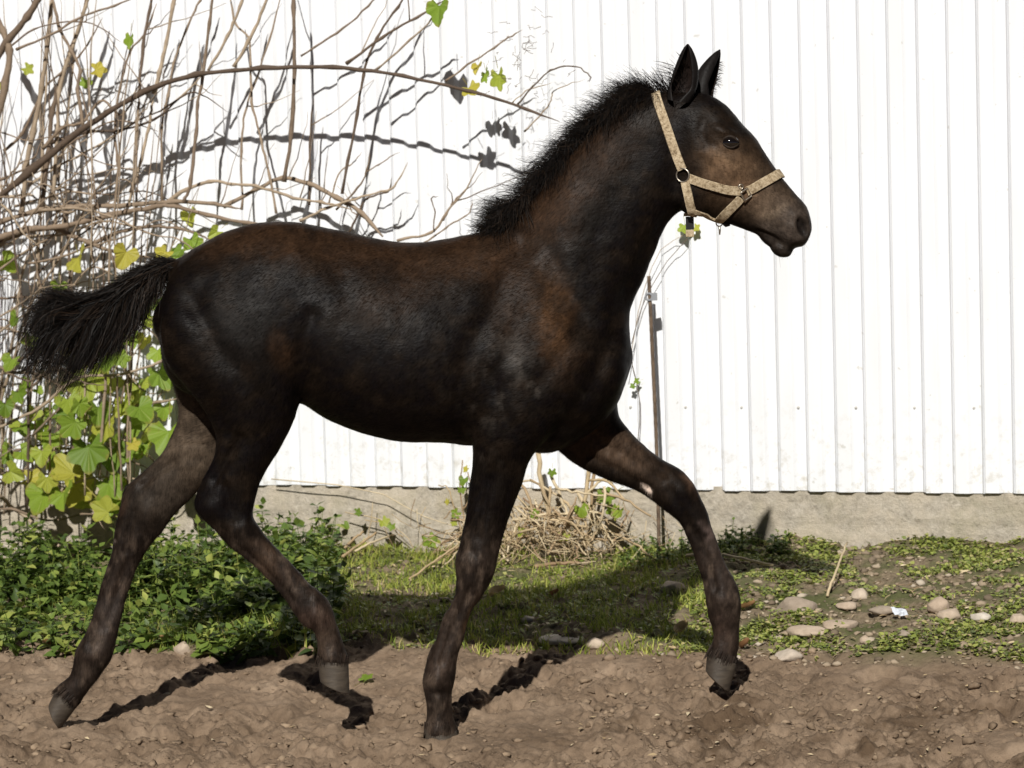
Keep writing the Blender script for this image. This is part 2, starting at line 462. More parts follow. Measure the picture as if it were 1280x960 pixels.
# plinth with a slightly uneven face
uu = np.linspace(L0, L1, 420); vv = np.linspace(-0.3, zb + 0.010, 30)
A, B = np.meshgrid(uu, vv)
dep = 0.006 + 0.004 * fbm(A.ravel() * 5, B.ravel() * 9, seed=21, octs=4) - 0.0022 * sstep(zb - 0.082, zb - 0.089, B.ravel() - 0.004 * np.sin(A.ravel() * 3))
V = np.stack([A.ravel(), -dep - 0.004, B.ravel()], 1)
nx = len(uu); I = (np.arange(len(vv) - 1)[:, None] * nx + np.arange(nx - 1)[None, :]).ravel()
F = np.stack([I, I + 1, I + 1 + nx, I + nx], 1)
nb = len(V)
Vb = np.array([(L0, 4.9, -0.3), (L1, 4.9, -0.3), (L1, 4.9, zb + 0.010), (L0, 4.9, zb + 0.010)])
mb = MB(); mb.add(V, F.tolist())
top = [(len(vv) - 1) * nx + i for i in range(nx)]
mb.v += [tuple(p) for p in Vb]
mb.f.append(tuple(top + [nb + 2, nb + 3])); mb.f.append((nb, nb + 3, nb + 2, nb + 1))
obj('concrete_plinth', mb.mesh('concrete_plinth', False), M['concrete'], shed)
obj('roof', MB().add(*box((L0 - .3, -0.35, ZTOP), (L1 + .3, 5.3, ZTOP + 0.12))).mesh('roof'), M['backing'], shed)
# ------------------------------------------------------------------ foal
def loft(secs, n=28, cap=0.5, sub=3):
    """secs: (u1,v1,u2,v2,halfwidth,Y,k). Ellipses spanned by two outline points; k narrows the first side."""
    rows = np.array([list(at(s[0], s[1], s[5])) + list(at(s[2], s[3], s[5])) + [s[4], s[6] if len(s) > 6 else 0.0] for s in secs])
    rows = spline(rows, (len(rows) - 1) * sub + 1)
    V = []
    cen = (rows[:, :3] + rows[:, 3:6]) / 2
    for r, c in zip(rows, cen):
        h = (r[:3] - r[3:6]) / 2
        for i in range(n):
            a = 2 * math.pi * i / n
            V.append(c + h * math.cos(a) + np.array((0, 1, 0)) * r[6] * math.sin(a) * (1 - r[7] * math.cos(a)))
    m = len(rows); F = []
    for j in range(m - 1):
        for i in range(n):
            i2 = (i + 1) % n
            F.append((j * n + i, j * n + i2, (j + 1) * n + i2, (j + 1) * n + i))
    # rounded ends
    for j, jn, sgn in ((0, 1, 1), (m - 1, m - 2, -1)):
        d = cen[j] - cen[jn]; d = d / (np.linalg.norm(d) + 1e-9)
        ext = cap * min(np.linalg.norm(rows[j, :3] - rows[j, 3:6]) / 2, rows[j, 6])
        base = j * n
        for (fr, sc) in ((0.6, 0.8), (0.95, 0.35)):
            nb = len(V)
            for i in range(n): V.append(cen[j] + d * ext * fr + (V[j * n + i] - cen[j]) * sc)
            for i in range(n):
                i2 = (i + 1) % n
                q = (base + i, base + i2, nb + i2, nb + i)
                F.append(q[::-1] if sgn == 1 else q)
            base = nb
        V.append(cen[j] + d * ext)
        for i in range(n):
            i2 = (i + 1) % n
            q = (base + i, base + i2, len(V) - 1)
            F.append(q[::-1] if sgn == 1 else q)
    return V, F
def blob(u, v, Y, ru, rv, ry, rot=0):
    V, F = ico(3)
    s = 0.0018; c, d = math.cos(rot), math.sin(rot)
    P = V * np.array((ru * s, ry, rv * s))
    P = np.stack([P[:, 0] * c - P[:, 2] * d, P[:, 1], P[:, 0] * d + P[:, 2] * c], 1)
    return P + at(u, v, Y), F.tolist()

NFY, FFY, NHY, FHY = -0.085, 0.085, -0.09, 0.09
body = MB()
trunk = [(204, 372, 201, 425, .045, 0, 0), (222, 330, 207, 465, .10, 0, -.1), (245, 308, 228, 490, .128, 0, .05), (280, 290, 270, 505, .145, 0, .1),
         (320, 278, 320, 505, .150, 0, .12), (365, 276, 372, 503, .155, 0, .12), (410, 284, 405, 522, .16, 0, .15), (455, 294, 450, 541, .168, 0, .17),
         (507, 303, 502, 552, .172, 0, .18), (555, 298, 547, 553, .168, 0, .2), (600, 290, 597, 558, .155, 0, .25), (640, 286, 650, 562, .138, 0, .30),
         (680, 305, 688, 566, .132, 0, .2), (720, 345, 728, 548, .125, 0, .1), (755, 392, 757, 524, .108, 0, 0), (777, 420, 776, 496, .080, 0, 0), (788, 436, 787, 462, .045, 0, 0)]
body.add(*loft(trunk, 36))
neck = [(612, 300, 776, 500, .095, 0, .25), (640, 276, 788, 440, .096, 0, .25), (663, 245, 787, 408, .085, 0, .25), (688, 213, 789, 384, .075, 0, .22), (720, 180, 803, 355, .067, 0, .18),
        (755, 149, 817, 320, .060, 0, .12), (790, 126, 829, 288, .057, 0, .08), (815, 117, 846, 267, .056, 0, 0), (838, 114, 862, 262, .055, 0, 0)]
body.add(*loft(neck, 32))
head = [(832, 116, 852, 262, .046, 0, 0), (858, 113, 868, 267, .062, 0, .05), (886, 119, 884, 271, .071, 0, -.02), (907, 131, 900, 276, .074, 0, -.10), (926, 152, 917, 283, .066, 0, -.14),
        (944, 171, 932, 288, .055, 0, -.12), (957, 192, 944, 293, .047, 0, -.05), (972, 214, 954, 298, .043, 0, .0), (986, 231, 964, 302, .042, 0, .08), (1000, 248, 975, 306, .044, 0, .10),
        (1009, 261, 986, 310, .044, 0, .05), (1014, 280, 1001, 309, .034, 0, 0)]
body.add(*loft(head, 32, cap=0.3))
body.add(*blob(977, 311, 0, 15, 10.5, .026, -0.5))          # lower lip and chin
body.add(*blob(962, 300, 0, 15, 7, .024, -0.5))
body.add(*blob(868, 236, -.028, 30, 34, .030)); body.add(*blob(868, 236, .028, 30, 34, .030))    # jowls
for s in (-1, 1):                                             # brows
    body.add(*blob(903, 166, .053 * s, 20, 11, .019, -0.5))
    body.add(*blob(903, 186, .050 * s, 20, 15, .019, -0.5))
fore_near = [(600, 400, 735, 400, .045, -.085, 0), (588, 460, 745, 460, .060, -.095, 0), (586, 510, 715, 510, .064, -.098, 0), (590, 548, 686, 545, .058, -.095, 0), (591, 574, 664, 573, .049, -.09, 0), (587, 602, 654, 601, .043, NFY, 0),
             (581, 650, 636, 650, .034, NFY, 0), (575, 680, 628, 678, .031, NFY, 0), (569, 701, 623, 699, .034, NFY, 0), (570, 722, 616, 722, .033, NFY, 0), (567, 747, 603, 747, .026, NFY, 0),
             (557, 766, 590, 767, .020, NFY, 0), (545, 797, 580, 797, .020, NFY, 0), (533, 827, 573, 822, .024, NFY, 0), (527, 851, 569, 848, .029, NFY, 0), (531, 871, 565, 866, .025, NFY, 0),
             (534, 894, 566, 888, .024, NFY, 0), (530, 911, 570, 909, .030, NFY, 0), (531, 919, 571, 917, .030, NFY, 0)]
body.add(*loft(fore_near))
fore_far = [(690, 470, 782, 440, .055, .075, 0), (688, 548, 772, 508, .056, .08, 0), (720, 580, 785, 535, .050, FFY, 0), (745, 594, 805, 556, .044, FFY, 0), (770, 604, 830, 575, .039, FFY, 0), (795, 613, 852, 587, .034, FFY, 0),
            (815, 626, 868, 606, .033, FFY, 0), (832, 640, 877, 624, .033, FFY, 0), (848, 653, 885, 641, .029, FFY, 0), (857, 668, 890, 661, .024, FFY, 0), (867, 692, 901, 689, .021, FFY, 0),
            (877, 720, 915, 718, .023, FFY, 0), (881, 745, 926, 744, .029, FFY, 0), (885, 768, 926, 765, .027, FFY, 0), (890, 786, 924, 784, .023, FFY, 0), (890, 801, 924, 806, .024, FFY, 0), (884, 813, 920, 832, .030, FFY, 0)]
body.add(*loft(fore_far))
hind_near = [(215, 360, 380, 360, .060, -.075, 0), (199, 405, 388, 415, .082, -.083, 0), (206, 450, 384, 460, .085, -.085, 0), (230, 481, 377, 494, .076, -.09, 0), (252, 509, 368, 526, .064, -.09, 0), (268, 537, 354, 555, .052, NHY, 0), (268, 567, 339, 578, .044, NHY, 0),
             (254, 598, 326, 602, .036, NHY, 0), (242, 626, 318, 630, .032, NHY, 0), (247, 642, 317, 645, .031, NHY, 0), (264, 658, 323, 657, .029, NHY, 0), (289, 684, 339, 677, .024, NHY, 0), (311, 703, 359, 699, .021, NHY, 0),
             (345, 735, 388, 730, .021, NHY, 0), (362, 757, 408, 747, .025, NHY, 0), (377, 780, 417, 765, .029, NHY, 0), (391, 787, 421, 781, .025, NHY, 0), (397, 803, 428, 797, .023, NHY, 0), (396, 819, 436, 827, .030, NHY, 0)]
body.add(*loft(hind_near))
hind_far = [(205, 400, 365, 400, .07, .08, 0), (206, 450, 350, 455, .075, .085, 0), (217, 487, 325, 510, .062, FHY, 0), (222, 521, 298, 562, .05, FHY, 0), (206, 561, 275, 593, .042, FHY, 0), (182, 586, 254, 609, .036, FHY, 0),
            (156, 609, 234, 629, .031, FHY, 0), (151, 630, 217, 646, .031, FHY, 0), (145, 656, 205, 661, .029, FHY, 0), (140, 686, 184, 688, .025, FHY, 0), (131, 717, 168, 717, .021, FHY, 0), (124, 738, 161, 741, .020, FHY, 0),
            (115, 772, 152, 772, .021, FHY, 0), (104, 797, 146, 797, .025, FHY, 0), (93, 815, 141, 820, .029, FHY, 0), (91, 833, 132, 835, .026, FHY, 0), (85, 848, 119, 854, .024, FHY, 0), (71, 857, 96, 885, .030, FHY, 0)]
body.add(*loft(hind_far))
dock = [(262, 318, 240, 360, .035, 0, 0), (228, 321, 220, 352, .026, 0, 0), (205, 327, 202, 349, .019, 0, 0), (165, 343, 170, 366, .017, 0, 0), (130, 368, 140, 386, .012, 0, 0)]
body.add(*loft(dock))
tmp = bpy.data.objects.new('foal_tmp', body.mesh('foal_tmp')); C.objects.link(tmp)
md = tmp.modifiers.new('r', 'REMESH'); md.mode = 'VOXEL'; md.voxel_size = 0.0042
dg = bpy.context.evaluated_depsgraph_get()
ev = tmp.evaluated_get(dg); em = ev.to_mesh()
BV = np.empty(len(em.vertices) * 3, np.float32); em.vertices.foreach_get('co', BV); BV = BV.reshape(-1, 3).astype(float)
ls = np.empty(len(em.polygons), np.int32); em.polygons.foreach_get('loop_total', ls)
li = np.empty(len(em.loops), np.int32); em.loops.foreach_get('vertex_index', li)
BF = []
p = 0
if (ls == 4).all(): BF = li.reshape(-1, 4)
else:
    for t in ls: BF.append(li[p:p + t]); p += t
    BF = np.array([list(f) if len(f) == 4 else list(f) + [f[-1]] for f in BF])
ed = np.empty(len(em.edges) * 2, np.int32); em.edges.foreach_get('vertices', ed); ed = ed.reshape(-1, 2)
ev.to_mesh_clear(); bpy.data.objects.remove(tmp)
cnt = np.bincount(ed.ravel(), minlength=len(BV)).astype(float); cnt[cnt == 0] = 1
def lap(P):
    out = np.zeros_like(P)
    for a in range(3):
        out[:, a] = (np.bincount(ed[:, 0], P[ed[:, 1], a], len(P)) + np.bincount(ed[:, 1], P[ed[:, 0], a], len(P))) / cnt
    return out
U0, V0 = project(BV)
wt = sstep(560, 500, V0) * sstep(830, 790, U0)         # trunk, shoulder, thigh and neck: long smoothing to melt the joins
wj = np.exp(-(((U0 - 830) / 35) ** 2 + ((V0 - 200) / 90) ** 2))
for it in range(46):
    w = 0.6 * np.maximum(np.maximum(wt, 0.6 * wj), 0.55 if it < 7 else 0.0)[:, None]
    BV = BV + (lap(BV) - BV) * w
def vnormals(P, F):
    a, b, c, d = P[F[:, 0]], P[F[:, 1]], P[F[:, 2]], P[F[:, 3]]
    fn = np.cross(c - a, d - b); n = np.zeros_like(P)
    for k_ in range(4):
        for ax in range(3): n[:, ax] += np.bincount(F[:, k_], fn[:, ax], len(P))
    return n / (np.linalg.norm(n, axis=1)[:, None] + 1e-12)
BNrm = vnormals(BV, BF)
U, Vv = project(BV)
def seg_dist(poly):
    best = np.full(len(U), 1e9)
    pl = spline(poly, max(12, 8 * len(poly)))
    for (a, b), (c, d) in zip(pl[:-1], pl[1:]):
        L2 = (c - a) ** 2 + (d - b) ** 2 + 1e-9
        t = np.clip(((U - a) * (c - a) + (Vv - b) * (d - b)) / L2, 0, 1)
        best = np.minimum(best, (U - a - t * (c - a)) ** 2 + (Vv - b - t * (d - b)) ** 2)
    return np.sqrt(best)
cfac = sstep(0.1, 0.5, -BNrm[:, 1])
near = sstep(0.15, 0.6, -BNrm[:, 1]) * (BV[:, 1] < 0.03)
far = sstep(0.15, 0.6, BNrm[:, 1]) * (BV[:, 1] > -0.03)
both = near + far
nearonly = near * (BV[:, 1] < -0.02)
faronly = cfac * (BV[:, 1] > 0.012) * (Vv > 440)                      # camera-facing skin of the far legs
near = near * ~((BV[:, 1] > 0.02) & (Vv > 500))
off = np.zeros(len(BV))
def groove(poly, mm, sig, mask):
    global off
    off = off - mm * 0.001 * np.exp(-(seg_dist(poly) / sig) ** 2) * mask
def bump(u, v, ru, rv, mm, mask, rot=0.0):
    global off
    du, dv = U - u, Vv - v; c, s = math.cos(rot), math.sin(rot)
    off = off + mm * 0.001 * np.exp(-(((du * c + dv * s) / ru) ** 2 + ((-du * s + dv * c) / rv) ** 2)) * mask
# hindquarter
groove([(238, 372), (258, 408), (275, 440), (305, 470), (328, 500), (345, 530)], 8.58, 13.8, both)
groove([(212, 450), (236, 478), (262, 505), (282, 540)], 5.72, 10.0, both)
groove([(258, 330), (250, 360), (240, 385)], 4.29, 11.2, both)
bump(228, 400, 22, 50, 4.5, both, -0.3)
bump(320, 405, 42, 60, 6.8, both)
bump(352, 438, 22, 26, 5.2, both)                          # stifle
groove([(378, 500), (382, 470), (380, 430), (390, 395)], 7.15, 11.2, both)  # flank fold
bump(370, 318, 20, 16, 5.2, both)                          # point of hip
bump(250, 345, 12, 26, 3.8, both, 0.5)
groove([(400, 300), (430, 350), (440, 395)], 4.29, 18.8, both)  # flank hollow
# ribs
for i in range(6):
    x0 = 452 + i * 22
    groove([(x0 + 22, 345), (x0 + 6, 400), (x0 - 6, 455), (x0 - 4, 505)], 0.51, 7.5, both)
# shoulder
groove([(655, 300), (632, 350), (612, 395), (590, 430), (578, 480), (582, 530)], 7.87, 16.2, both)
groove([(680, 300), (705, 350), (722, 390), (716, 430), (690, 460), (672, 480)], 4.29, 12.5, both)
bump(665, 350, 24, 55, 5.2, both, -0.35)
bump(720, 440, 20, 22, 6.0, both)                          # point of shoulder
bump(640, 462, 26, 40, 6.8, nearonly)
groove([(612, 470), (625, 500), (640, 530), (650, 560), (640, 610), (622, 660)], 2.86, 8.8, nearonly)
bump(618, 545, 16, 42, 4.5, nearonly)
bump(648, 535, 12, 40, 3.8, nearonly)
groove([(764, 430), (752, 455), (735, 490)], 6.44, 10.0, both)
bump(770, 465, 16, 30, 4.5, both)
# neck: jugular furrow, windpipe and the belly of the neck muscle
groove([(838, 262), (812, 310), (790, 352), (772, 392), (760, 430)], 5.72, 11.2, both)
groove([(800, 190), (772, 240), (748, 290), (736, 340), (735, 390)], 3.58, 18.8, both)
groove([(836, 150), (842, 190), (846, 235)], 4.29, 11.2, both)
bump(720, 255, 30, 50, 3.8, both, 0.6)
# near fore: knee and tendons
groove([(612, 600), (604, 640), (598, 672)], 6.0, 5, nearonly)
bump(596, 706, 20, 14, 5.6, nearonly); bump(576, 700, 6, 9, 4.8, nearonly)
groove([(588, 735), (575, 765), (560, 800), (552, 828)], 6.0, 4.5, nearonly)
groove([(590, 690), (604, 712)], 3.4, 5, nearonly)
bump(546, 850, 12, 11, 5.6, nearonly)
groove([(540, 866), (556, 868)], 4.2, 4, nearonly)
# near hind: hock and tendons
groove([(268, 600), (282, 575), (300, 548)], 10.2, 7, nearonly)
bump(262, 633, 14, 10, 6.4, nearonly); groove([(282, 608), (286, 630), (296, 652)], 6.8, 6, nearonly)
bump(302, 655, 14, 14, 5.6, nearonly)
groove([(306, 690), (340, 722), (366, 750)], 6.8, 5, nearonly)
bump(394, 770, 11, 11, 5.6, nearonly)
# far legs
groove([(178, 606), (192, 592), (215, 578)], 10.2, 6, faronly)
bump(186, 640, 12, 14, 6.4, faronly); groove([(166, 640), (160, 668), (158, 690)], 6.8, 5, faronly)
groove([(160, 700), (146, 745), (132, 785)], 6.8, 4.5, faronly)
bump(118, 818, 12, 10, 5.6, faronly)
groove([(735, 570), (775, 590), (810, 612)], 6.8, 6, faronly); groove([(740, 545), (790, 575), (830, 600)], 6.0, 7, faronly)
bump(856, 612, 14, 14, 6.4, faronly, 0.7); groove([(838, 612), (852, 636), (862, 660)], 5.1, 5, faronly)
groove([(872, 668), (886, 705), (894, 735)], 6.8, 4.5, faronly); bump(904, 752, 12, 11, 5.6, faronly)
# head: eye socket, facial crest, nostril, mouth
bump(910, 166, 15, 5.5, 4.5, both, 0.35)
groove([(893, 181), (902, 189), (914, 191), (925, 186)], 3.0, 3.5, both)
bump(909, 179, 9, 6, -3.5, both, 0.1)
groove([(880, 152), (876, 166), (884, 180)], 4.5, 7, both)
groove([(896, 204), (915, 222), (935, 240)], 4.5, 6, both)
bump(905, 212, 20, 5, 4.0, both, 0.7)
groove([(934, 175), (940, 205), (955, 232)], 3, 9, both)
bump(866, 232, 22, 26, 3, both)
groove([(880, 200), (892, 232), (890, 262)], 2.5, 8, both)
nostm = sstep(.008, .018, np.abs(BV[:, 1]))
du_, dv_ = U - 1003.5, Vv - 284
dn_ = ((du_ * math.cos(-.3) + dv_ * math.sin(-.3)) / 6.0) ** 2 + ((-du_ * math.sin(-.3) + dv_ * math.cos(-.3)) / 12.0) ** 2
NOST = np.exp(-dn_ ** 2.2) * nostm
for q in ((995, 270), (993, 285), (998, 297)): bump(q[0], q[1], 5, 6, 3.2, both)
bump(1009, 272, 4, 7, 3.0, both)
groove([(991, 315), (980, 308), (968, 298), (956, 291), (946, 288)], 5.0, 2.6, both)
bump(958, 287, 14, 6, 3, both, 0.6)
groove([(972, 262), (985, 275)], 2, 8, both)
legw = sstep(600, 680, Vv)
off += 0.0016 * legw * fbm(BV[:, 0] * 60, BV[:, 1] * 60, BV[:, 2] * 22, seed=47, octs=3)
off += 0.0012 * fbm(BV[:, 0] * 22, BV[:, 1] * 22, BV[:, 2] * 22, seed=41, octs=3)
# veins and small folds in front of the girth
off += 0.0016 * nearonly * np.exp(-(((U - 610) / 50) ** 2 + ((Vv - 500) / 70) ** 2)) * fbm(U / 9, Vv / 16, seed=44, octs=3)
off += 0.0030 * faronly * np.exp(-(((U - 765) / 35) ** 2 + ((Vv - 565) / 22) ** 2)) * fbm((U - Vv) / 26, (U + Vv) / 9, seed=45, octs=2)
off += 0.0022 * faronly * np.exp(-(((U - 240) / 30) ** 2 + ((Vv - 560) / 30) ** 2)) * fbm(U / 30, Vv / 5.5, seed=46, octs=2)
BV = BV + BNrm * off[:, None]
BV[:, 1] -= np.sign(BV[:, 1]) * 0.017 * NOST; BV[:, 0] -= 0.004 * NOST
for it in range(2): BV = BV + (lap(BV) - BV) * 0.4
BNrm = vnormals(BV, BF)

# coat colour: black-brown with rusty, taupe and dusty areas
col = np.tile(np.array((0.0050, 0.0034, 0.0025)), (len(BV), 1))
def paint(u, v, ru, rv, c, s, rot=0.0, mask=1.0):
    global col
    du, dv = U - u, Vv - v; cc, ss = math.cos(rot), math.sin(rot)
    du2 = du + 9 * fbm(U / 30, Vv / 30, seed=61, octs=3); dv2 = dv + 9 * fbm(U / 30, Vv / 30, seed=66, octs=3)
    d = ((du2 * cc + dv2 * ss) / ru) ** 2 + ((-du2 * ss + dv2 * cc) / rv) ** 2
    w = (s * np.exp(-d ** 1.4) * mask * np.clip(0.9 + 0.3 * fbm(U / 14, Vv / 11, seed=63, octs=3), 0, 1))[:, None]
    col = col * (1 - w) + np.array(c) * w
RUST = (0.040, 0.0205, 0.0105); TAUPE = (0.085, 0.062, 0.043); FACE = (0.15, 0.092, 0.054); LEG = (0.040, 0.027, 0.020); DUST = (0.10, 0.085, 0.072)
paint(330, 300, 120, 30, RUST, .75); paint(500, 318, 120, 30, RUST, .6); paint(600, 320, 60, 40, RUST, .6)
paint(500, 370, 60, 26, RUST, .35, -.2); paint(690, 250, 40, 70, RUST, .8, .6); paint(690, 400, 26, 62, (0.062, 0.031, 0.014), .85, -.15)
paint(640, 370, 22, 60, RUST, .4); paint(760, 180, 40, 30, RUST, .55, -.7)
paint(745, 260, 18, 70, (0.008, 0.007, 0.006), .5, .4)
paint(355, 435, 18, 22, RUST, .6); paint(640, 440, 12, 22, DUST, .35); paint(650, 470, 8, 14, DUST, .35)
paint(300, 420, 40, 50, (0.011, 0.0095, 0.0085), .6)
inner = (BV[:, 1] > 0.02)
paint(236, 555, 55, 75, TAUPE, .95, .3, faronly); paint(200, 610, 40, 40, (0.04, 0.031, 0.024), .7, 0, faronly)
paint(765, 560, 60, 28, (0.072, 0.046, 0.030), .95, .5, faronly)
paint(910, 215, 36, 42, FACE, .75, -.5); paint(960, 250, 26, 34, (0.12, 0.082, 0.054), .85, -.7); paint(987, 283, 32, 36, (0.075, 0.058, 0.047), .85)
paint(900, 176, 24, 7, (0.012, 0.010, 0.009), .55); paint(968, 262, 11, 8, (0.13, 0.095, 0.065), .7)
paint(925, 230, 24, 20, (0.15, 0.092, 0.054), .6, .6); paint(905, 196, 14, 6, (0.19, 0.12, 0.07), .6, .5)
mot = np.clip(fbm(U / 26, Vv / 20, seed=77, octs=4) - 0.05, 0, 1)[:, None]; col = col * (1 - .3 * mot) + np.array((0.026, 0.0165, 0.0105)) * .3 * mot
mot = np.clip(fbm(U / 11, Vv / 15, seed=78, octs=3) - 0.45, 0, 1)[:, None] * np.exp(-(((U - 640) / 70) ** 2 + ((Vv - 480) / 90) ** 2))[:, None]; col = col * (1 - .5 * mot) + np.array((0.06, 0.05, 0.042)) * .5 * mot
legs = sstep(640, 720, Vv)[:, None] * (0.75 + 0.25 * fbm(U / 20, Vv / 24, seed=71, octs=3))[:, None]
col = col * (1 - legs * .8) + np.array((0.030, 0.0205, 0.0155)) * legs * .8
mot = np.clip(fbm(U / 8, Vv / 17, seed=79, octs=4) + .05, 0, 1)[:, None] * sstep(640, 700, Vv)[:, None]; col = col * (1 - .6 * mot) + np.array((0.095, 0.068, 0.050)) * .6 * mot
mot = np.clip(fbm(U / 10, Vv / 16, seed=80, octs=4) - .1, 0, 1)[:, None] * sstep(640, 700, Vv)[:, None]; col = col * (1 - .7 * mot) + np.array((0.008, 0.006, 0.005)) * .7 * mot
paint(590, 778, 9, 26, (0.09, 0.052, 0.028), .8, .3, nearonly)      # rusty tendon streak
paint(330, 700, 26, 14, (0.055, 0.034, 0.022), .7, .8, nearonly); paint(398, 770, 18, 16, (0.055, 0.033, 0.024), .7, 0, nearonly); paint(410, 800, 12, 18, (0.06, 0.040, 0.028), .7, 0, nearonly)
paint(900, 690, 12, 50, (0.045, 0.033, 0.027), .7, -.3, faronly); paint(884, 670, 5, 14, (0.16, 0.115, 0.10), .6, -.3, faronly); paint(905, 790, 14, 26, (0.038, 0.024, 0.018), .8, 0, faronly)
paint(862, 600, 16, 9, (0.11, 0.065, 0.042), .6, .7, faronly); 
paint(138, 775, 9, 34, (0.06, 0.048, 0.042), .6, .3, faronly); paint(152, 640, 8, 26, (0.075, 0.045, 0.030), .6, .2, faronly); paint(140, 675, 3, 7, (0.35, 0.27, 0.22), .7, .2, faronly)
paint(104, 845, 12, 10, (0.065, 0.046, 0.034), .7, 0, faronly); paint(555, 830, 12, 22, (0.055, 0.036, 0.026), .6, 0, nearonly)
nost = np.clip(NOST * 1.3, 0, 1)
col = col * (1 - .75 * nost[:, None]) + np.array((0.006, 0.005, 0.005)) * .75 * nost[:, None]
chd = (((U - 808) * .77 + (Vv - 611.5) * .64) / 8.5) ** 2 + ((-(U - 808) * .64 + (Vv - 611.5) * .77) / 3.6) ** 2
chw = (np.exp(-chd ** 3) * (BV[:, 1] > 0.01))[:, None]; col = col * (1 - chw) + np.array((0.60, 0.48, 0.40)) * chw
col *= (1 + 0.22 * fbm(U / 7, Vv / 7, seed=81, octs=3))[:, None]
col = np.clip(col, 0.003, 1)

# ears: hollow leaf-shaped cups joined into the body mesh
def ear(tip, basec, front_b, back_b, Yb, Yt, open_to, wmid):
    P0 = at(*basec, Yb); P1 = at(*tip, Yt)
    ax = P1 - P0; L = np.linalg.norm(ax); ax /= L
    fdir = at(*front_b, Yb) - at(*back_b, Yb); fdir -= ax * (fdir @ ax); hw = np.linalg.norm(fdir) / 2; fdir /= np.linalg.norm(fdir)
    od = np.array(open_to, float); od -= ax * (od @ ax); od -= fdir * (od @ fdir) * 0.0; od /= np.linalg.norm(od)
    side = np.cross(ax, od)
    V, F = [], []
    nr, na = 15, 22
    for layer, th in ((0, 0.0), (1, 0.0045)):
        for i in range(nr):
            t = i / (nr - 1)
            w = wmid * (math.sin(math.pi * (0.22 + 0.78 * t) ** 0.86) ** 0.62) if t < 0.999 else 0.0
            w = max(w, 0.0018) - (th * 0.55 if w > 0.006 else 0)
            d = w * (0.95 - 0.35 * t)
            spread = R(118 + 42 * t)
            if t < 0.25: spread = R(118 + 42 * t) + R(48) * (1 - t / 0.25)
            ctr = P0 + ax * (L * t - th * (1 if i == nr - 1 else 0)) - od * (0.010 * math.sin(math.pi * t)) + fdir * 0.004 * math.sin(math.pi * t)
            for j in range(na):
                a = -spread + 2 * spread * j / (na - 1)
                V.append(ctr - od * d * math.cos(a) + side * w * math.sin(a))
    n1 = nr * na
    for i in range(nr - 1):
        for j in range(na - 1):
            q = (i * na + j, i * na + j + 1, (i + 1) * na + j + 1, (i + 1) * na + j)
            F.append(q); F.append(tuple(n1 + x for x in q[::-1]))
        for j in (0, na - 1):
            q = (i * na + j, (i + 1) * na + j, n1 + (i + 1) * na + j, n1 + i * na + j)
            F.append(q if j == 0 else q[::-1])
    return np.array(V), np.array(F)
e1V, e1F = ear((860, 55), (848, 126), (870, 120), (829, 122), -0.036, -0.052, (-0.35, -1, -0.05), 0.031)
e2V, e2F = ear((900, 62), (876, 124), (889, 116), (866, 120), 0.036, 0.060, (0.85, -0.30, 0.0), 0.031)
allV = np.vstack([BV, e1V, e2V])
allF = np.vstack([BF, e1F + len(BV), e2F + len(BV) + len(e1V)])
ecol = np.tile(np.array((0.010, 0.0085, 0.008)), (len(e1V) + len(e2V), 1))
h1 = len(e1V) // 2
for base, ln in ((0, len(e1V)), (len(e1V), len(e2V))):
    q = np.arange(ln // 2, ln); ecol[base + q] = (0.013, 0.0085, 0.007)
fcol = np.vstack([col, ecol])
k = N('foal_coat', 0.50, 0.08)
c = k.attr('coat')
tcn = k.co((1, 1, 1))
fl = k.noise(140, 4, 0.7, co=k.co((1.0, 1.0, 0.35)))
c2 = k.mix(0.75, c, k.ramp(fl, [(0.3, (0.55, 0.55, 0.55)), (0.7, (1.5, 1.5, 1.5))]), 'MULTIPLY')
k.color(c2)
k.l(k.ramp(k.noise(16, 5, 0.6), [(0.3, (0.40, 0.40, 0.40)), (0.7, (0.58, 0.58, 0.58))]), k.b.inputs['Roughness'])
k.bump(k.noise(300, 3, 0.6, co=k.co((0.3, 1, 0.6))), 0.30, 0.003)
M['coat'] = k.m
foal = thing('foal', 'black-brown foal trotting to the right in a tan halter', 'horse', (at(400, 915, 0)[0], 0, 0))
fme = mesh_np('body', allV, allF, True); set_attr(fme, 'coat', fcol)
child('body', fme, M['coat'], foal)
BVH = BVHTree.FromPolygons([Vector(p) for p in BV], [tuple(int(i) for i in f) for f in BF])
def skin(u, v, side=-1):
    """point of the skin seen at u,v from the near side (side=-1) or its mirror on the far side"""
    p = at(u, v, 0.0)
    hit = BVH.ray_cast(Vector((p[0], 0.6 * side, p[2])), Vector((0, -side, 0)))
    if hit[0] is None:
        q = BVH.find_nearest(Vector(p)); return np.array(q[0]), np.array(q[1])
    return np.array(hit[0]), np.array(hit[1])

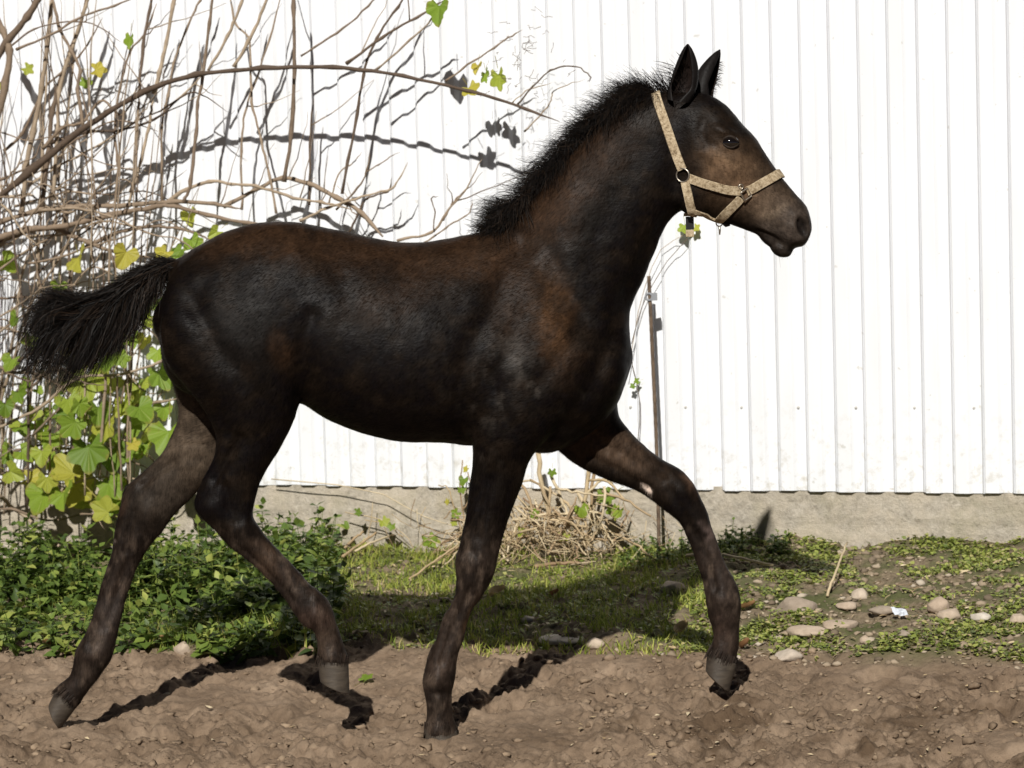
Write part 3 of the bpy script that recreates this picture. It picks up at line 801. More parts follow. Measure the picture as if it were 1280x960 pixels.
# eyes
k = N('foal_eye', 0.06, 0.6); k.color((0.006, 0.004, 0.003)); k.b.inputs['Coat Weight'].default_value = 1.0; k.b.inputs['Coat Roughness'].default_value = 0.03
M['eye'] = k.m
M['lid'] = mat_simple('eyelid', (0.012, 0.009, 0.007), (0.030, 0.020, 0.014), 60, 0.6, 0.15)
sv, sf = ico(4)
for s in (-1, 1):
    p, nn = skin(909.5, 179, s)
    c0 = p + np.array((0, -s * 0.0075, 0))
    e = child('eye', mesh_np('eye', sv * np.array((0.0205, 0.0170, 0.0165)) + c0, sf, True), M['eye'], foal)
    for up in (1, -1):
        pts = []
        for t in np.linspace(-1, 1, 11):
            zz = ((0.0140 if up == 1 else 0.0112) * up) * math.cos(t * 1.45) + t * -0.0022
            xx = 0.0195 * t
            yy = 0.0145 * math.sqrt(max(0.02, 1 - (xx / 0.0215) ** 2 - (zz / 0.019) ** 2)) + 0.0008
            pts.append(c0 + np.array((xx, s * yy, zz)))
        VV, FF = tube(pts, [0.0012 + (0.0024 if up == 1 else 0.0016) * math.cos((i - 5) / 5 * 1.4) for i in range(11)], 6)
        child('eyelid', mesh_np('eyelid', VV, FF, True), M['lid'], e)

# hooves
k = N('hoof_horn', 0.6, 0.3)
hz_ = k.noise(8, 6, 0.7, co=k.co((3, 3, 14)))
k.color(k.mix(k.noise(25, 4), k.ramp(hz_, [(0.35, (0.042, 0.034, 0.026)), (0.7, (0.12, 0.096, 0.070))]), (0.045, 0.034, 0.025)))
k.bump(hz_, 0.5, 0.004); M['hoof'] = k.m
def hoof(cb, cf, sb, sf_, Y, w0, w1):
    secs = []
    cb, cf, sb, sf_ = [np.array(x, float) for x in (cb, cf, sb, sf_)]
    for t in (-0.06, 0.0, 0.35, 0.75, 0.97, 1.0):
        a = cb + (sb - cb) * t; b = cf + (sf_ - cf) * t
        g = 0.94 if t < 0 else (0.965 if t == 1.0 else 1.0)
        m_ = (a + b) / 2; a = m_ + (a - m_) * g; b = m_ + (b - m_) * g
        secs.append((a[0], a[1], b[0], b[1], (w0 + (w1 - w0) * t) * g, Y, 0))
    Vh, Fh = loft(secs, 28, cap=0.12, sub=3)
    child('hoof', mesh_np('hoof', np.array(Vh), Fh, True), M['hoof'], foal)
hoof((530, 911), (570, 910), (528, 932), (576, 932), NFY, .0275, .034)
hoof((396, 820), (435.5, 827), (400, 851), (437, 867), NHY, .0265, .033)
hoof((71, 859), (95.5, 884), (61, 881), (76, 911), FHY, .0265, .033)
hoof((884, 814), (920.5, 831), (882, 839), (911, 865), FFY, .0265, .034)

HOOFTOP = [((530, 911), (570, 910), NFY), ((396, 820), (435.5, 827), NHY), ((71, 859), (95.5, 884), FHY), ((884, 814), (920.5, 831), FFY)]
# hair strands as thin ribbons
def ribbons(curves, width):
    """curves (n,m,3) -> tapered ribbons"""
    n_, m_, _ = curves.shape
    T = np.gradient(curves, axis=1); T /= np.linalg.norm(T, axis=2)[:, :, None] + 1e-9
    rd = rng.standard_normal((n_, 1, 3)); S = np.cross(T, rd); S /= np.linalg.norm(S, axis=2)[:, :, None] + 1e-9
    w = (width * np.linspace(1, 0.12, m_) ** 0.6)[None, :, None] * (0.6 + 0.8 * rng.random((n_, 1, 1)))
    A = curves - S * w / 2; B = curves + S * w / 2
    VV = np.stack([A, B], 2).reshape(-1, 3)
    b = (np.arange(n_)[:, None] * m_ + np.arange(m_ - 1)[None, :]).ravel() * 2
    return VV, np.stack([b, b + 1, b + 3, b + 2], 1)
k = N('dark_hair', 0.5, 0.13)
k.color(k.ramp(k.island(), [(0.0, (0.0045, 0.004, 0.0038)), (0.7, (0.011, 0.009, 0.008)), (1.0, (0.034, 0.021, 0.013))])); M['hair'] = k.m
def bez(p0, p1, p2, p3, m_):
    t = np.linspace(0, 1, m_)[None, :, None]
    return ((1 - t) ** 3) * p0[:, None] + 3 * t * (1 - t) ** 2 * p1[:, None] + 3 * t * t * (1 - t) * p2[:, None] + t ** 3 * p3[:, None]
def atv(u, v, Y):
    return np.array([at(a, b, c) for a, b, c in zip(u, v, Y)])
# mane
ncl, per = 270, 32
crest = spline([(612, 292), (640, 274), (663, 243), (688, 211), (720, 178), (755, 147), (790, 124), (818, 116)], 200)
mc = []
for i in range(ncl):
    t = rng.random() ** 0.95; c0 = crest[int(t * 199)]; c1 = crest[min(199, int(t * 199) + 3)]; c2_ = crest[max(0, int(t * 199) - 3)]
    tg = c1 - c2_; tg = tg / np.linalg.norm(tg); nrm = np.array((tg[1], -tg[0]))       # outward (up-left) in the side view
    ln = (47 + 7 * math.sin(t * 9)) * (0.62 + 0.38 * float(sstep(0, .22, t))) * (0.75 + 0.5 * rng.random()) * (1 - 0.25 * t)
    sidew = rng.choice((-1, 1), p=(0.62, 0.38)); lean = abs(rng.normal(0, 0.55))
    back = -tg * (0.40 + 0.35 * rng.random())
    for j in range(per):
        jt = rng.normal(0, 4.2); Y0 = rng.normal(0, 0.007)
        r0 = c0 + tg * jt - nrm * 8
        l = ln * (0.7 + 0.45 * rng.random()); wv = rng.normal(0, 3.2, 2); wv2 = rng.normal(0, 4.0, 2)
        out = math.cos(min(lean, 1.3)); dn = math.sin(min(lean, 1.3))
        e1 = r0 + nrm * l * 0.42 * (0.6 + 0.4 * out) + back * l * 0.10 + wv
        e2 = r0 + nrm * l * 0.72 * out + back * l * 0.38 + np.array((0, 6)) * dn + wv2
        e3 = r0 + nrm * l * (0.86 * out - 0.25 * dn) + back * l * 0.72 + np.array((0, 15)) * dn + wv2 * 1.4 + rng.normal(0, 2.0, 2)
        ys_ = np.array((Y0, Y0 + sidew * 0.016 * dn, Y0 + sidew * 0.045 * dn, Y0 + sidew * (0.062 * dn + 0.004)))
        mc.append([at(*r0, ys_[0]), at(*e1, ys_[1]), at(*e2, ys_[2]), at(*e3, ys_[3])])
mc = np.array(mc)
cur = bez(mc[:, 0], mc[:, 1], mc[:, 2], mc[:, 3], 8)
ph = rng.random((len(cur), 1)) * 6.28; tt = np.linspace(0, 1, 8)[None, :]
cur[:, :, 0] += 0.0042 * np.sin(tt * 9 + ph) * tt; cur[:, :, 2] += 0.0042 * np.cos(tt * 10 + ph) * tt; cur += rng.normal(0, .0007, cur.shape) * tt[:, :, None]
VV, FF = ribbons(cur, 0.00115)
# forelock tuft behind and between the ears
fc = []
for i in range(170):
    r0 = np.array((rng.uniform(826, 846), 0)); r0[1] = 119 - (r0[0] - 826) * 0.2
    ang = rng.normal(-0.55, 0.28); l = rng.uniform(12, 42)
    if i < 26: r0 = np.array((842 + rng.normal(0, 2), 92 + rng.normal(0, 8))); ang = rng.normal(-1.15, 0.12); l = rng.uniform(14, 24)
    d_ = np.array((math.sin(ang), -math.cos(ang))); g_ = np.array((-6 * rng.random(), 4 * rng.random()))
    Y0 = rng.normal(0, 0.012)
    fc.append([at(*r0, Y0), at(*(r0 + d_ * l * .4), Y0), at(*(r0 + d_ * l * .75 + g_ * .4), Y0 * 1.4), at(*(r0 + d_ * l + g_), Y0 * 1.8)])
fc = np.array(fc); cur2 = bez(fc[:, 0], fc[:, 1], fc[:, 2], fc[:, 3], 6)
V2, F2 = ribbons(cur2, 0.0014)
child('mane', mesh_np('mane', np.vstack([VV, V2]), np.vstack([FF, F2 + len(VV)])), M['hair'], foal)
# fringe on the ears
ef = []
for i in range(110):   # hair inside the near ear
    t = rng.random(); a = np.array((846 + 10 * t + rng.normal(0, 4), 118 - 42 * t)); d_ = np.array((rng.normal(-.2, .5), -1.0)); l = rng.uniform(6, 15)
    p0 = at(*a, -0.034); p3 = at(*(a + d_ * l), -0.052 + rng.normal(0, .004))
    ef.append([p0, p0 * .67 + p3 * .33, p0 * .33 + p3 * .67 + np.array((0, -.003, .001)), p3])
for i in range(150):
    t = rng.random()
    if i < 95:   # front edge of the far ear
        a = spline([(899, 78), (897, 92), (893, 106), (887, 118)], 20)[int(t * 19)]; d_ = np.array((1.0, rng.normal(0.1, .5))); Y0 = 0.036; l = rng.uniform(3, 8)
    else:
        a = spline([(846, 92), (840, 104), (834, 117)], 20)[int(t * 19)]; d_ = np.array((-.5, -1.0)) + rng.normal(0, .3, 2); Y0 = -0.04; l = rng.uniform(4, 10)
    p0 = at(*a, Y0); p3 = at(*(a + d_ * l), Y0 + rng.normal(0, .006))
    ef.append([p0, p0 * .67 + p3 * .33, p0 * .33 + p3 * .67 + np.array((0, 0, .001)), p3])
ef = np.array(ef); VV, FF = ribbons(bez(ef[:, 0], ef[:, 1], ef[:, 2], ef[:, 3], 4), 0.0012)
tag(child('ear_fringe', mesh_np('ear_fringe', VV, FF), M['hair'], foal), kind='stuff')
# hair falling over the coronets
cf_ = []
for (b0, b1, Yc) in HOOFTOP:
    b0, b1 = np.array(b0, float), np.array(b1, float); ctr = (b0 + b1) / 2; hx = (b1 - b0) / 2; dn_v = np.array((-hx[1], hx[0])); dn_v = dn_v / np.linalg.norm(dn_v)
    for i in range(260):
        a_ = rng.uniform(0, 6.283); q = ctr + hx * math.cos(a_) * 0.96; Yq = Yc + 0.0275 * math.sin(a_)
        st = q - dn_v * rng.uniform(3, 9); en = q + hx * math.cos(a_) * .06 + dn_v * rng.uniform(2, 9) * (1.5 if math.cos(a_) < -.4 else 1.0)
        p0 = at(*st, Yc + 0.0262 * math.sin(a_)); p3 = at(*en, Yc + 0.0305 * math.sin(a_))
        cf_.append([p0, p0 * .67 + p3 * .33, p0 * .33 + p3 * .67, p3])
cf_ = np.array(cf_); VV, FF = ribbons(bez(cf_[:, 0], cf_[:, 1], cf_[:, 2], cf_[:, 3], 4), 0.0017)
k = N('coronet_hair', 0.6, 0.1); k.color(k.ramp(k.island(), [(0.0, (0.008, 0.006, 0.005)), (1.0, (0.045, 0.031, 0.023))])); M['corhair'] = k.m
tag(child('coronet_hair', mesh_np('coronet_hair', VV, FF), M['corhair'], foal), kind='stuff')
# tail plume
dk = spline([(224, 334), (205, 336), (168, 352), (135, 376), (112, 396)], 100)
tipl = spline([(190, 372), (176, 402), (158, 428), (132, 448), (112, 470), (82, 482), (52, 488), (30, 470), (24, 440), (28, 415), (40, 392), (60, 378)], 100)
tc_ = []
for i in range(330):
    t = rng.random() ** 0.9
    c0 = dk[int(t * 99)]
    s_ = np.clip(t * 1.02 + rng.normal(0, 0.13), 0, 1)
    tip = tipl[int(s_ * 99)] + rng.normal(0, 5, 2)
    sh = 0.64 + 0.42 * rng.random()
    tipp = c0 + (tip - c0) * sh
    tgd = dk[min(99, int(t * 99) + 2)] - dk[max(0, int(t * 99) - 2)]; tgd = tgd / np.linalg.norm(tgd)
    Yt = rng.normal(0, 0.030)
    for j in range(30):
        r0 = c0 + rng.normal(0, 3.0 + 2.5 * t, 2); Y0 = rng.normal(0, 0.011)
        e3 = tipp + rng.normal(0, 5.5, 2); L_ = np.linalg.norm(e3 - r0)
        e1 = r0 + tgd * L_ * 0.38 + np.array((0, -7 * t)) * rng.random()
        e2 = e3 - (np.array((-0.25, 0.97)) * 0.34 + tgd * 0.10) * L_ + rng.normal(0, 3, 2)
        tc_.append([at(*r0, Y0), at(*e1, Y0 + Yt * .35), at(*e2, Yt * .8 + rng.normal(0, .006)), at(*e3, Yt + rng.normal(0, .009))])
tc_ = np.array(tc_); cur = bez(tc_[:, 0], tc_[:, 1], tc_[:, 2], tc_[:, 3], 10)
clw = np.repeat(rng.normal(0, 1, (len(cur) // 30, 1)), 30, axis=0); clp = np.repeat(rng.random((len(cur) // 30, 1)) * 6.28, 30, axis=0)
ph = clp + rng.normal(0, .7, (len(cur), 1)); tt = np.linspace(0, 1, 10)[None, :]
cur[:, :, 1] += 0.006 * np.sin(tt * 11 + clp * 1.7) * tt
cur[:, :, 0] += 0.0050 * np.sin(tt * 9 + ph) * tt ** .7; cur[:, :, 2] += 0.0050 * np.cos(tt * 10 + ph) * tt ** .7
cur += rng.normal(0, .0008, cur.shape) * tt[:, :, None]
VV, FF = ribbons(cur, 0.00115)
# short hairs clothing the dock
sh_ = []
for i in range(3200):
    t = rng.random() * 0.75; c0 = dk[int(t * 99)] + rng.normal(0, 1, 2); a = rng.uniform(0, 6.28)
    tgd = dk[min(99, int(t * 99) + 2)] - dk[max(0, int(t * 99) - 2)]; tgd = tgd / np.linalg.norm(tgd)
    nn_ = np.array((tgd[1], -tgd[0])); r_ = 10 - 5 * t
    p0 = c0 + nn_ * r_ * math.cos(a) * .8; Y0 = r_ * .0018 * math.sin(a) * .8
    l = rng.uniform(14, 34)
    p3 = p0 + tgd * l + nn_ * math.cos(a) * (1 + 6 * t + 4 * rng.random()) * (1 if math.cos(a) > 0 else 1.8); Y3 = Y0 * 1.6
    sh_.append([at(*p0, Y0), at(*(p0 + tgd * l * .33 + nn_ * math.cos(a) * 3), Y0 * 1.3), at(*(p0 * .33 + p3 * .67), Y0 * 1.5), at(*p3, Y3)])
sh_ = np.array(sh_); V2, F2 = ribbons(bez(sh_[:, 0], sh_[:, 1], sh_[:, 2], sh_[:, 3], 5), 0.0012)
child('tail_hair', mesh_np('tail_hair', np.vstack([VV, V2]), np.vstack([FF, F2 + len(VV)])), M['hair'], foal)
# whiskers on muzzle and chin
wh = []
for i in range(46):
    a = np.array((rng.uniform(966, 1010), 0.0)); a[1] = rng.uniform(290, 320) if a[0] < 995 else rng.uniform(268, 308)
    s_ = rng.choice((-1, 1)); p0, n0 = skin(a[0], a[1], s_)
    l = rng.uniform(.008, .026); d_ = n0 * (1 if n0[1] * s_ > 0 else -1) + np.array((.5, 0, -.7)) + rng.normal(0, .25, 3); d_ /= np.linalg.norm(d_)
    p3 = p0 + d_ * l + np.array((0, 0, -.004))
    wh.append([p0, p0 + d_ * l * .35, p0 + d_ * l * .7, p3])
wh = np.array(wh); VV, FF = ribbons(bez(wh[:, 0], wh[:, 1], wh[:, 2], wh[:, 3], 5), 0.0005)
tag(child('whiskers', mesh_np('whiskers', VV, FF), M['hair'], foal), kind='stuff')
# short coat hair over the skin
nf_ = len(BF); pick = rng.integers(0, nf_, 190000)
fcn = BV[BF[pick]].mean(1); fn = BNrm[BF[pick, 0]]
uu_, vv_ = project(fcn)
flow = np.stack([-0.8 - 0.3 * vnoise(fcn[:, 0] * 5, fcn[:, 2] * 5, seed=3), 0 * uu_, -0.55 + 0.5 * vnoise(fcn[:, 0] * 4, fcn[:, 2] * 4, seed=8)], 1)
legm = (vv_ > 560); flow[legm] = np.array((-0.15, 0, -1.0))
hd = uu_ > 850; flow[hd & ~legm] = np.array((-0.75, 0, 0.45))
flow -= fn * (flow * fn).sum(1)[:, None]; flow /= np.linalg.norm(flow, axis=1)[:, None] + 1e-9
ln_ = (0.0065 + 0.007 * rng.random(len(pick)))[:, None] * np.where(hd, 0.6, 1.0)[:, None]
up_ = (0.10 + 0.16 * rng.random(len(pick)))[:, None]
sd_ = np.cross(fn, flow) * 0.00036
P0 = fcn + rng.normal(0, 0.0012, fcn.shape) * 0.5; Tp = P0 + (flow + fn * up_) * ln_
CVh = np.stack([P0 - sd_, P0 + sd_, Tp], 1).reshape(-1, 3)
CFh = np.arange(len(CVh)).reshape(-1, 3)
cme = mesh_np('coat_hair', CVh, CFh); set_attr(cme, 'coat', np.repeat(col[BF[pick, 0]] * (0.6 + 1.1 * rng.random((len(pick), 1)) ** 1.5), 3, axis=0))
k = N('coat_hair', 0.5, 0.045); k.color(k.attr('coat')); M['coathair'] = k.m
tag(child('coat_hair', cme, M['coathair'], foal), kind='stuff')
# ------------------------------------------------------------------ halter
k = N('tan_webbing', 0.8, 0.2)
wv = k.n('ShaderNodeTexWave'); wv.inputs['Scale'].default_value = 140; wv.inputs['Distortion'].default_value = 3.0; wv.inputs['Detail'].default_value = 2
k.l(k.co(), wv.inputs['Vector'])
c = k.ramp(k.noise(130, 5, 0.75), [(0.36, (0.17, 0.12, 0.07)), (0.48, (0.42, 0.325, 0.205)), (0.66, (0.64, 0.53, 0.37))])
k.color(k.mix(0.25, c, wv.outputs['Color'], 'MULTIPLY')); k.bump(k.noise(300, 3), 0.5, 0.002); M['web'] = k.m
k = N('dull_metal', 0.35, 0.5); k.b.inputs['Metallic'].default_value = 0.9; k.color((0.45, 0.40, 0.33)); M['ring'] = k.m
k = N('black_plastic', 0.4, 0.4); k.color((0.012, 0.011, 0.010)); M['black'] = k.m
hp, _ = skin(853, 219)
halter = thing('halter', 'tan woven halter with metal rings on the head of the dark foal', 'halter', tuple(hp))
def strap(name, pts, width, closed_over=None, mirror=True, lift=0.0035, n_=26, mat='web'):
    """pts along the near side; closed_over = photo point where it crosses the midline"""
    P, NN = [], []
    for (u, v) in pts:
        p, nn = skin(u, v); nn = nn if nn[1] < 0 else -nn
        P.append(p); NN.append(nn)
    if closed_over is not None:
        m0 = at(*closed_over, 0.0)
        q = BVH.find_nearest(Vector(m0)); mid = np.array(q[0]); mid[1] = 0
        dirn = mid - np.array([(P[-1] + P[0]) / 2]).ravel(); dirn[1] = 0
        nm = np.array(q[1]); nm[1] = 0; nm /= np.linalg.norm(nm)
        fl = np.array((1, -1, 1))
        P = P + [mid] + [p * fl for p in P[::-1]]; NN = NN + [nm] + [x * fl for x in NN[::-1]]
    Q = spline(np.hstack([np.array(P), np.array(NN)]), n_ * (2 if closed_over else 1))
    pos, nn = Q[:, :3], Q[:, 3:] / np.linalg.norm(Q[:, 3:], axis=1)[:, None]
    for i in range(len(pos)):      # keep the webbing outside the skin
        h = BVH.find_nearest(Vector(pos[i]))
        if h[0] is not None:
            d_ = pos[i] - np.array(h[0]); sgn = d_ @ np.array(h[1])
            pos[i] = np.array(h[0]) + np.array(h[1]) * max(sgn, lift); 
    for _ in range(2): pos[1:-1] = pos[1:-1] * .5 + (pos[:-2] + pos[2:]) * .25
    T = np.gradient(pos, axis=0); T /= np.linalg.norm(T, axis=1)[:, None]
    S = np.cross(T, nn); S /= np.linalg.norm(S, axis=1)[:, None]; nn = np.cross(S, T)
    VV = []; th = 0.0028
    for p, s, q in zip(pos, S, nn):
        for a, b in ((-.5, 0), (-.46, 1), (0, 1.12), (.46, 1), (.5, 0), (.46, -.6), (-.46, -.6)):
            VV.append(p + s * width * a + q * th * b)
    FF = []
    for i in range(len(pos) - 1):
        for j in range(7):
            j2 = (j + 1) % 7
            FF.append((i * 7 + j, i * 7 + j2, (i + 1) * 7 + j2, (i + 1) * 7 + j))
    FF.append(tuple(range(7))); FF.append(tuple((len(pos) - 1) * 7 + j for j in range(6, -1, -1)))
    VV = np.array(VV)
    child(name, mesh_np(name, VV, FF), M[mat], halter)
    if closed_over is None and mirror:
        child(name, mesh_np(name, VV * np.array((1, -1, 1)), [f[::-1] for f in FF]), M[mat], halter)
strap('crown_strap', [(851, 212), (843, 193), (833, 165), (825, 140), (820, 124)], 0.0215, closed_over=(818, 112))
strap('cheek_strap', [(859, 223), (880, 230), (902, 236), (922, 239)], 0.0205)
strap('noseband', [(930, 239), (944, 232), (960, 224), (972, 218)], 0.0215, closed_over=(979, 216))
strap('chin_strap', [(923, 247), (914, 257), (905, 267), (897, 275)], 0.021, closed_over=(892, 284))
strap('throat_strap', [(855, 227), (858, 243), (861, 256), (863, 263)], 0.0205, closed_over=(864, 274))
strap('jaw_strap', [(864, 262), (874, 266), (886, 270), (896, 274)], 0.011)
def torus(c, nrm, r, tr, nseg=22, square=False, rot=0):
    c = np.array(c); nrm = np.array(nrm) / np.linalg.norm(nrm)
    a = np.cross(nrm, (0, 0, 1.0)); a /= np.linalg.norm(a); b = np.cross(nrm, a)
    pts = []
    for i in range(nseg + 1):
        t = 2 * math.pi * i / nseg
        f = 1.0
        if square: f = min(1 / max(abs(math.cos(t)), 1e-6), 1 / max(abs(math.sin(t)), 1e-6)) * 0.9
        t += rot
        pts.append(c + r * f * (a * math.cos(t) + b * math.sin(t)))
    return tube(pts, tr, 6, cap=False)
for s in (-1, 1):
    for (u, v, r_, sq, ro) in ((853, 219, .0150, False, 0), (928, 243, .0115, True, 0.5)):
        p, nn = skin(u, v, s); nn = nn if nn[1] * s > 0 else -nn
        VV, FF = torus(p + nn * 0.0072, nn, r_, .0020, 24, sq, ro)
        child('ring', mesh_np('ring', VV, FF, True), M['ring'], halter)
p, nn = skin(922, 233); VV, FF = torus(p + nn * .006, nn, .0055, .0016, 14); child('buckle', mesh_np('buckle', VV, FF, True), M['ring'], halter)
p = at(862, 268, -0.012)
child('buckle', MB().add(*box(p + np.array((-.013, -.006, -.004)), p + np.array((.013, .006, .003)))).mesh('buckle'), M['web'], halter)
se_ = child('strap_end', MB().add(*box(p + np.array((-.009, -.003, -.034)), p + np.array((.009, .003, -.005)))).mesh('strap_end'), M['black'], halter)
child('strap_tip', MB().add(*box(p + np.array((-.0095, -.0035, -.050)), p + np.array((.0085, .0035, -.0345)))).mesh('strap_tip'), M['web'], se_)
p = at(899, 279, 0.0)
VV, FF = torus(p, (0, 1, 0), .007, .0016, 16); child('ring', mesh_np('ring', VV, FF, True), M['ring'], halter)
VV, FF = tube([p + np.array((0, 0, -.006)), p + np.array((.001, 0, -.016)), p + np.array((.0005, 0, -.026))], [.003, .0026, .0016], 7); child('clip', mesh_np('clip', VV, FF, True), M['ring'], halter)
VV, FF = tube([p + np.array((.006, 0, .003)), p + np.array((.016, 0, -.004)), p + np.array((.024, 0, -.003))], [.0045, .006, .004], 7); child('clip', mesh_np('clip', VV, FF, True), M['black'], halter)

# ------------------------------------------------------------------ climbing vine on the shed
PXW = 8.1 / FPX
root_p = wall_at(60, 660, 0.2)
vine = thing('climbing_vine', 'tangle of bare brown vine canes with scattered yellow-green leaves against the shed', 'vine', (root_p[0], root_p[1], 0.1))
canes = []
def cane(pts, r0, r1=None, o0=0.2, o1=None, n=None, name='cane'):
    r1 = r0 * 0.5 if r1 is None else r1; o1 = o0 if o1 is None else o1
    m_ = len(pts)
    P = np.array([wall_at(u, v, o0 + (o1 - o0) * i / (m_ - 1)) for i, (u, v) in enumerate(pts)])
    n = n or max(10, int(4.5 * m_))
    Q = spline(P, n)
    Q += rng.normal(0, 0.0011, Q.shape)
    rad = np.linspace(r0, r1, n) * 0.9 * PXW * (1 + 0.10 * rng.standard_normal(n))
    rad[::5] *= 1.3; rad[-3:] *= np.array((.8, .55, .25))
    VV, FF = tube(Q, rad, 6)
    child(name, mesh_np(name, VV, FF, True), M['bark'], vine)
    canes.append(Q)
cane([(-25, 268), (45, 208), (120, 150), (200, 106), (270, 90), (370, 84), (460, 88), (560, 107), (640, 130), (700, 152)], 5.2, 1.6, .30, .30, 50, 'branch')
for pts, r0, r1, o in (
    ([(-10, 280), (50, 263), (100, 258), (150, 257), (217, 252), (267, 255), (300, 260)], 4.2, 2.4, .25),
    ([(-10, 300), (33, 287), (80, 283), (133, 270), (187, 260), (213, 257), (253, 267), (300, 277), (360, 284)], 4.6, 2.2, .28),
    ([(100, 312), (133, 297), (160, 287), (190, 283), (230, 287), (262, 300)], 3.0, 1.8, .22),
    ([(205, 255), (233, 237), (263, 227), (290, 230), (320, 233), (367, 247), (400, 253), (440, 262)], 2.8, 1.6, .20),
    ([(280, 258), (320, 237), (353, 223), (387, 230), (420, 247), (452, 266), (478, 296)], 3.0, 3.4, .16),
    ([(-10, 312), (20, 293), (63, 285), (87, 293), (110, 303), (150, 317), (190, 322)], 4.6, 2.4, .25),
    ([(193, 118), (200, 90), (208, 50), (218, 0), (222, -30)], 3.2, 2.6, .28), ([(173, 122), (180, 50), (190, 0), (193, -30)], 2.4, 2, .26),
    ([(230, 252), (238, 227), (245, 167), (247, 133), (253, 97), (262, 30), (268, -25)], 2.6, 2.0, .27), ([(293, 83), (313, 47), (333, 0), (342, -30)], 2.3, 1.8, .28),
    ([(260, 88), (287, 40), (303, 0), (310, -30)], 2.2, 1.8, .25), ([(355, 226), (365, 160), (368, 80), (367, 0), (366, -30)], 3.0, 2.4, .24),
    ([(345, 267), (337, 220), (327, 177), (315, 127), (313, 83), (310, 47), (293, 27), (287, -20)], 1.9, 1.5, .2), ([(303, 263), (302, 187), (307, 137), (320, 100), (340, 40), (352, -10)], 1.8, 1.2, .16),
    ([(145, 253), (147, 200), (143, 160), (150, 110), (163, 63), (180, 43), (196, 5)], 2.0, 1.4, .2), ([(203, 253), (202, 160), (210, 120), (217, 80), (233, 37), (250, 0), (258, -25)], 2.0, 1.5, .17),
    ([(163, 240), (170, 213), (172, 150), (174, 118)], 2.4, 2.0, .26), ([(160, 260), (178, 193), (187, 153), (192, 122)], 2.4, 1.8, .22),
    ([(28, 270), (33, 207), (43, 160), (53, 100), (60, 47), (67, -20)], 4.0, 3.2, .22), ([(52, 260), (60, 193), (67, 133), (80, 87), (100, 30), (112, -20)], 3.6, 2.6, .2),
    ([(66, 250), (72, 163), (75, 110), (90, 60), (107, 10), (115, -20)], 2.8, 2.2, .24), ([(104, 160), (97, 110), (100, 87), (87, 60), (73, 30), (63, -15)], 2.6, 2.2, .28),
    ([(-10, 80), (13, 47), (40, 13), (58, -25)], 5.0, 4.4, .3), ([(-12, 10), (4, 40), (12, 66), (6, 110), (-6, 160)], 5.2, 5.0, .3),
    ([(20, 62), (60, 45), (100, 22), (150, 4), (190, -12)], 1.9, 1.2, .3), ([(10, 60), (48, 34), (110, 28), (150, 52)], 1.4, .8, .3),
    ([(375, 70), (427, 37), (467, 0), (480, -20)], 1.4, 1.0, .18), ([(433, 80), (483, 43), (530, 17), (556, 0)], 2.0, 1.4, .24), ([(470, 88), (520, 44), (548, 14)], 1.6, 1, .24),
    ([(387, 257), (388, 167), (392, 123)], 1.6, 1.2, .14), ([(427, 242), (447, 140), (455, 90), (473, 43), (500, 5), (512, -20)], 2.2, 1.5, .2), ([(410, 255), (425, 215), (440, 205), (452, 190)], 1.2, .8, .15),
    ([(557, 101), (583, 83), (627, 53), (653, 37)], 1.5, .9, .28), ([(647, 131), (667, 107), (690, 87), (720, 83), (738, 97), (734, 102)], 1.2, .7, .28), ([(655, 165), (687, 130), (693, 113), (730, 100)], 1.0, .6, .2), ([(640, 128), (660, 112), (690, 104)], .8, .5, .28),
    ([(497, 300), (540, 290), (560, 263), (582, 237), (603, 197)], 2.0, .8, .2), ([(530, 304), (560, 283), (586, 267), (590, 250)], 1.3, .7, .2), ([(542, 290), (543, 263), (539, 248), (548, 246)], 1.0, .7, .22), ([(553, 275), (568, 252), (580, 240)], 1.6, .9, .2),
    ([(375, 276), (410, 260), (447, 247), (487, 237), (497, 227), (510, 203)], 2.2, .9, .18), ([(436, 292), (450, 263), (460, 247), (484, 240), (490, 222)], 1.7, .8, .16), ([(420, 262), (450, 232), (460, 205), (462, 190)], 1.4, .8, .18), ([(458, 215), (476, 204), (500, 190)], 1.0, .6, .18),
    ([(-5, 537), (53, 507), (96, 473), (152, 468), (206, 450), (232, 440)], 2.4, 1.6, .35), ([(125, 520), (170, 507), (222, 499)], 2.8, 2.8, .2), ([(40, 545), (80, 505), (110, 478)], 1.8, 1.2, .33),
    ([(150, 505), (158, 475), (163, 440), (160, 400)], 1.6, 1, .3), ([(135, 525), (150, 480), (158, 455)], 1.4, .9, .25)):
    cane(pts, r0, r1, o, o, None, 'cane')
# more canes behind and through the tangle, thinning out to the right
for i in range(50):
    b = -60 + 260 * rng.random() ** 1.5
    o = rng.uniform(.05, .34)
    lean = rng.normal(26, 60)
    y0, y1 = rng.uniform(560, 660), rng.uniform(-30, 250)
    pts = []
    for t in np.linspace(0, 1, 7):
        pts.append((b + lean * t * t + rng.normal(0, 3.2), y0 + (y1 - y0) * t))
    cane(pts, rng.choice((rng.uniform(.8, 1.6), rng.uniform(1.4, 2.8)), p=(.62, .38)), rng.uniform(.5, 1.0), o, o + rng.normal(0, .05))
for i in range(50):   # arching ones crossing the lower left
    u0 = rng.uniform(-60, 70); v0 = rng.uniform(150, 640); du = rng.uniform(60, 240); up = rng.uniform(-200, 40)
    o = rng.uniform(.08, .38)
    pts = [(u0 + du * t, v0 + up * t + rng.uniform(20, 70) * t * t + rng.normal(0, 6)) for t in np.linspace(0, 1, 6)]
    cane(pts, rng.uniform(.9, 3.2), rng.uniform(.5, 1.2), o, o + rng.normal(0, .04))
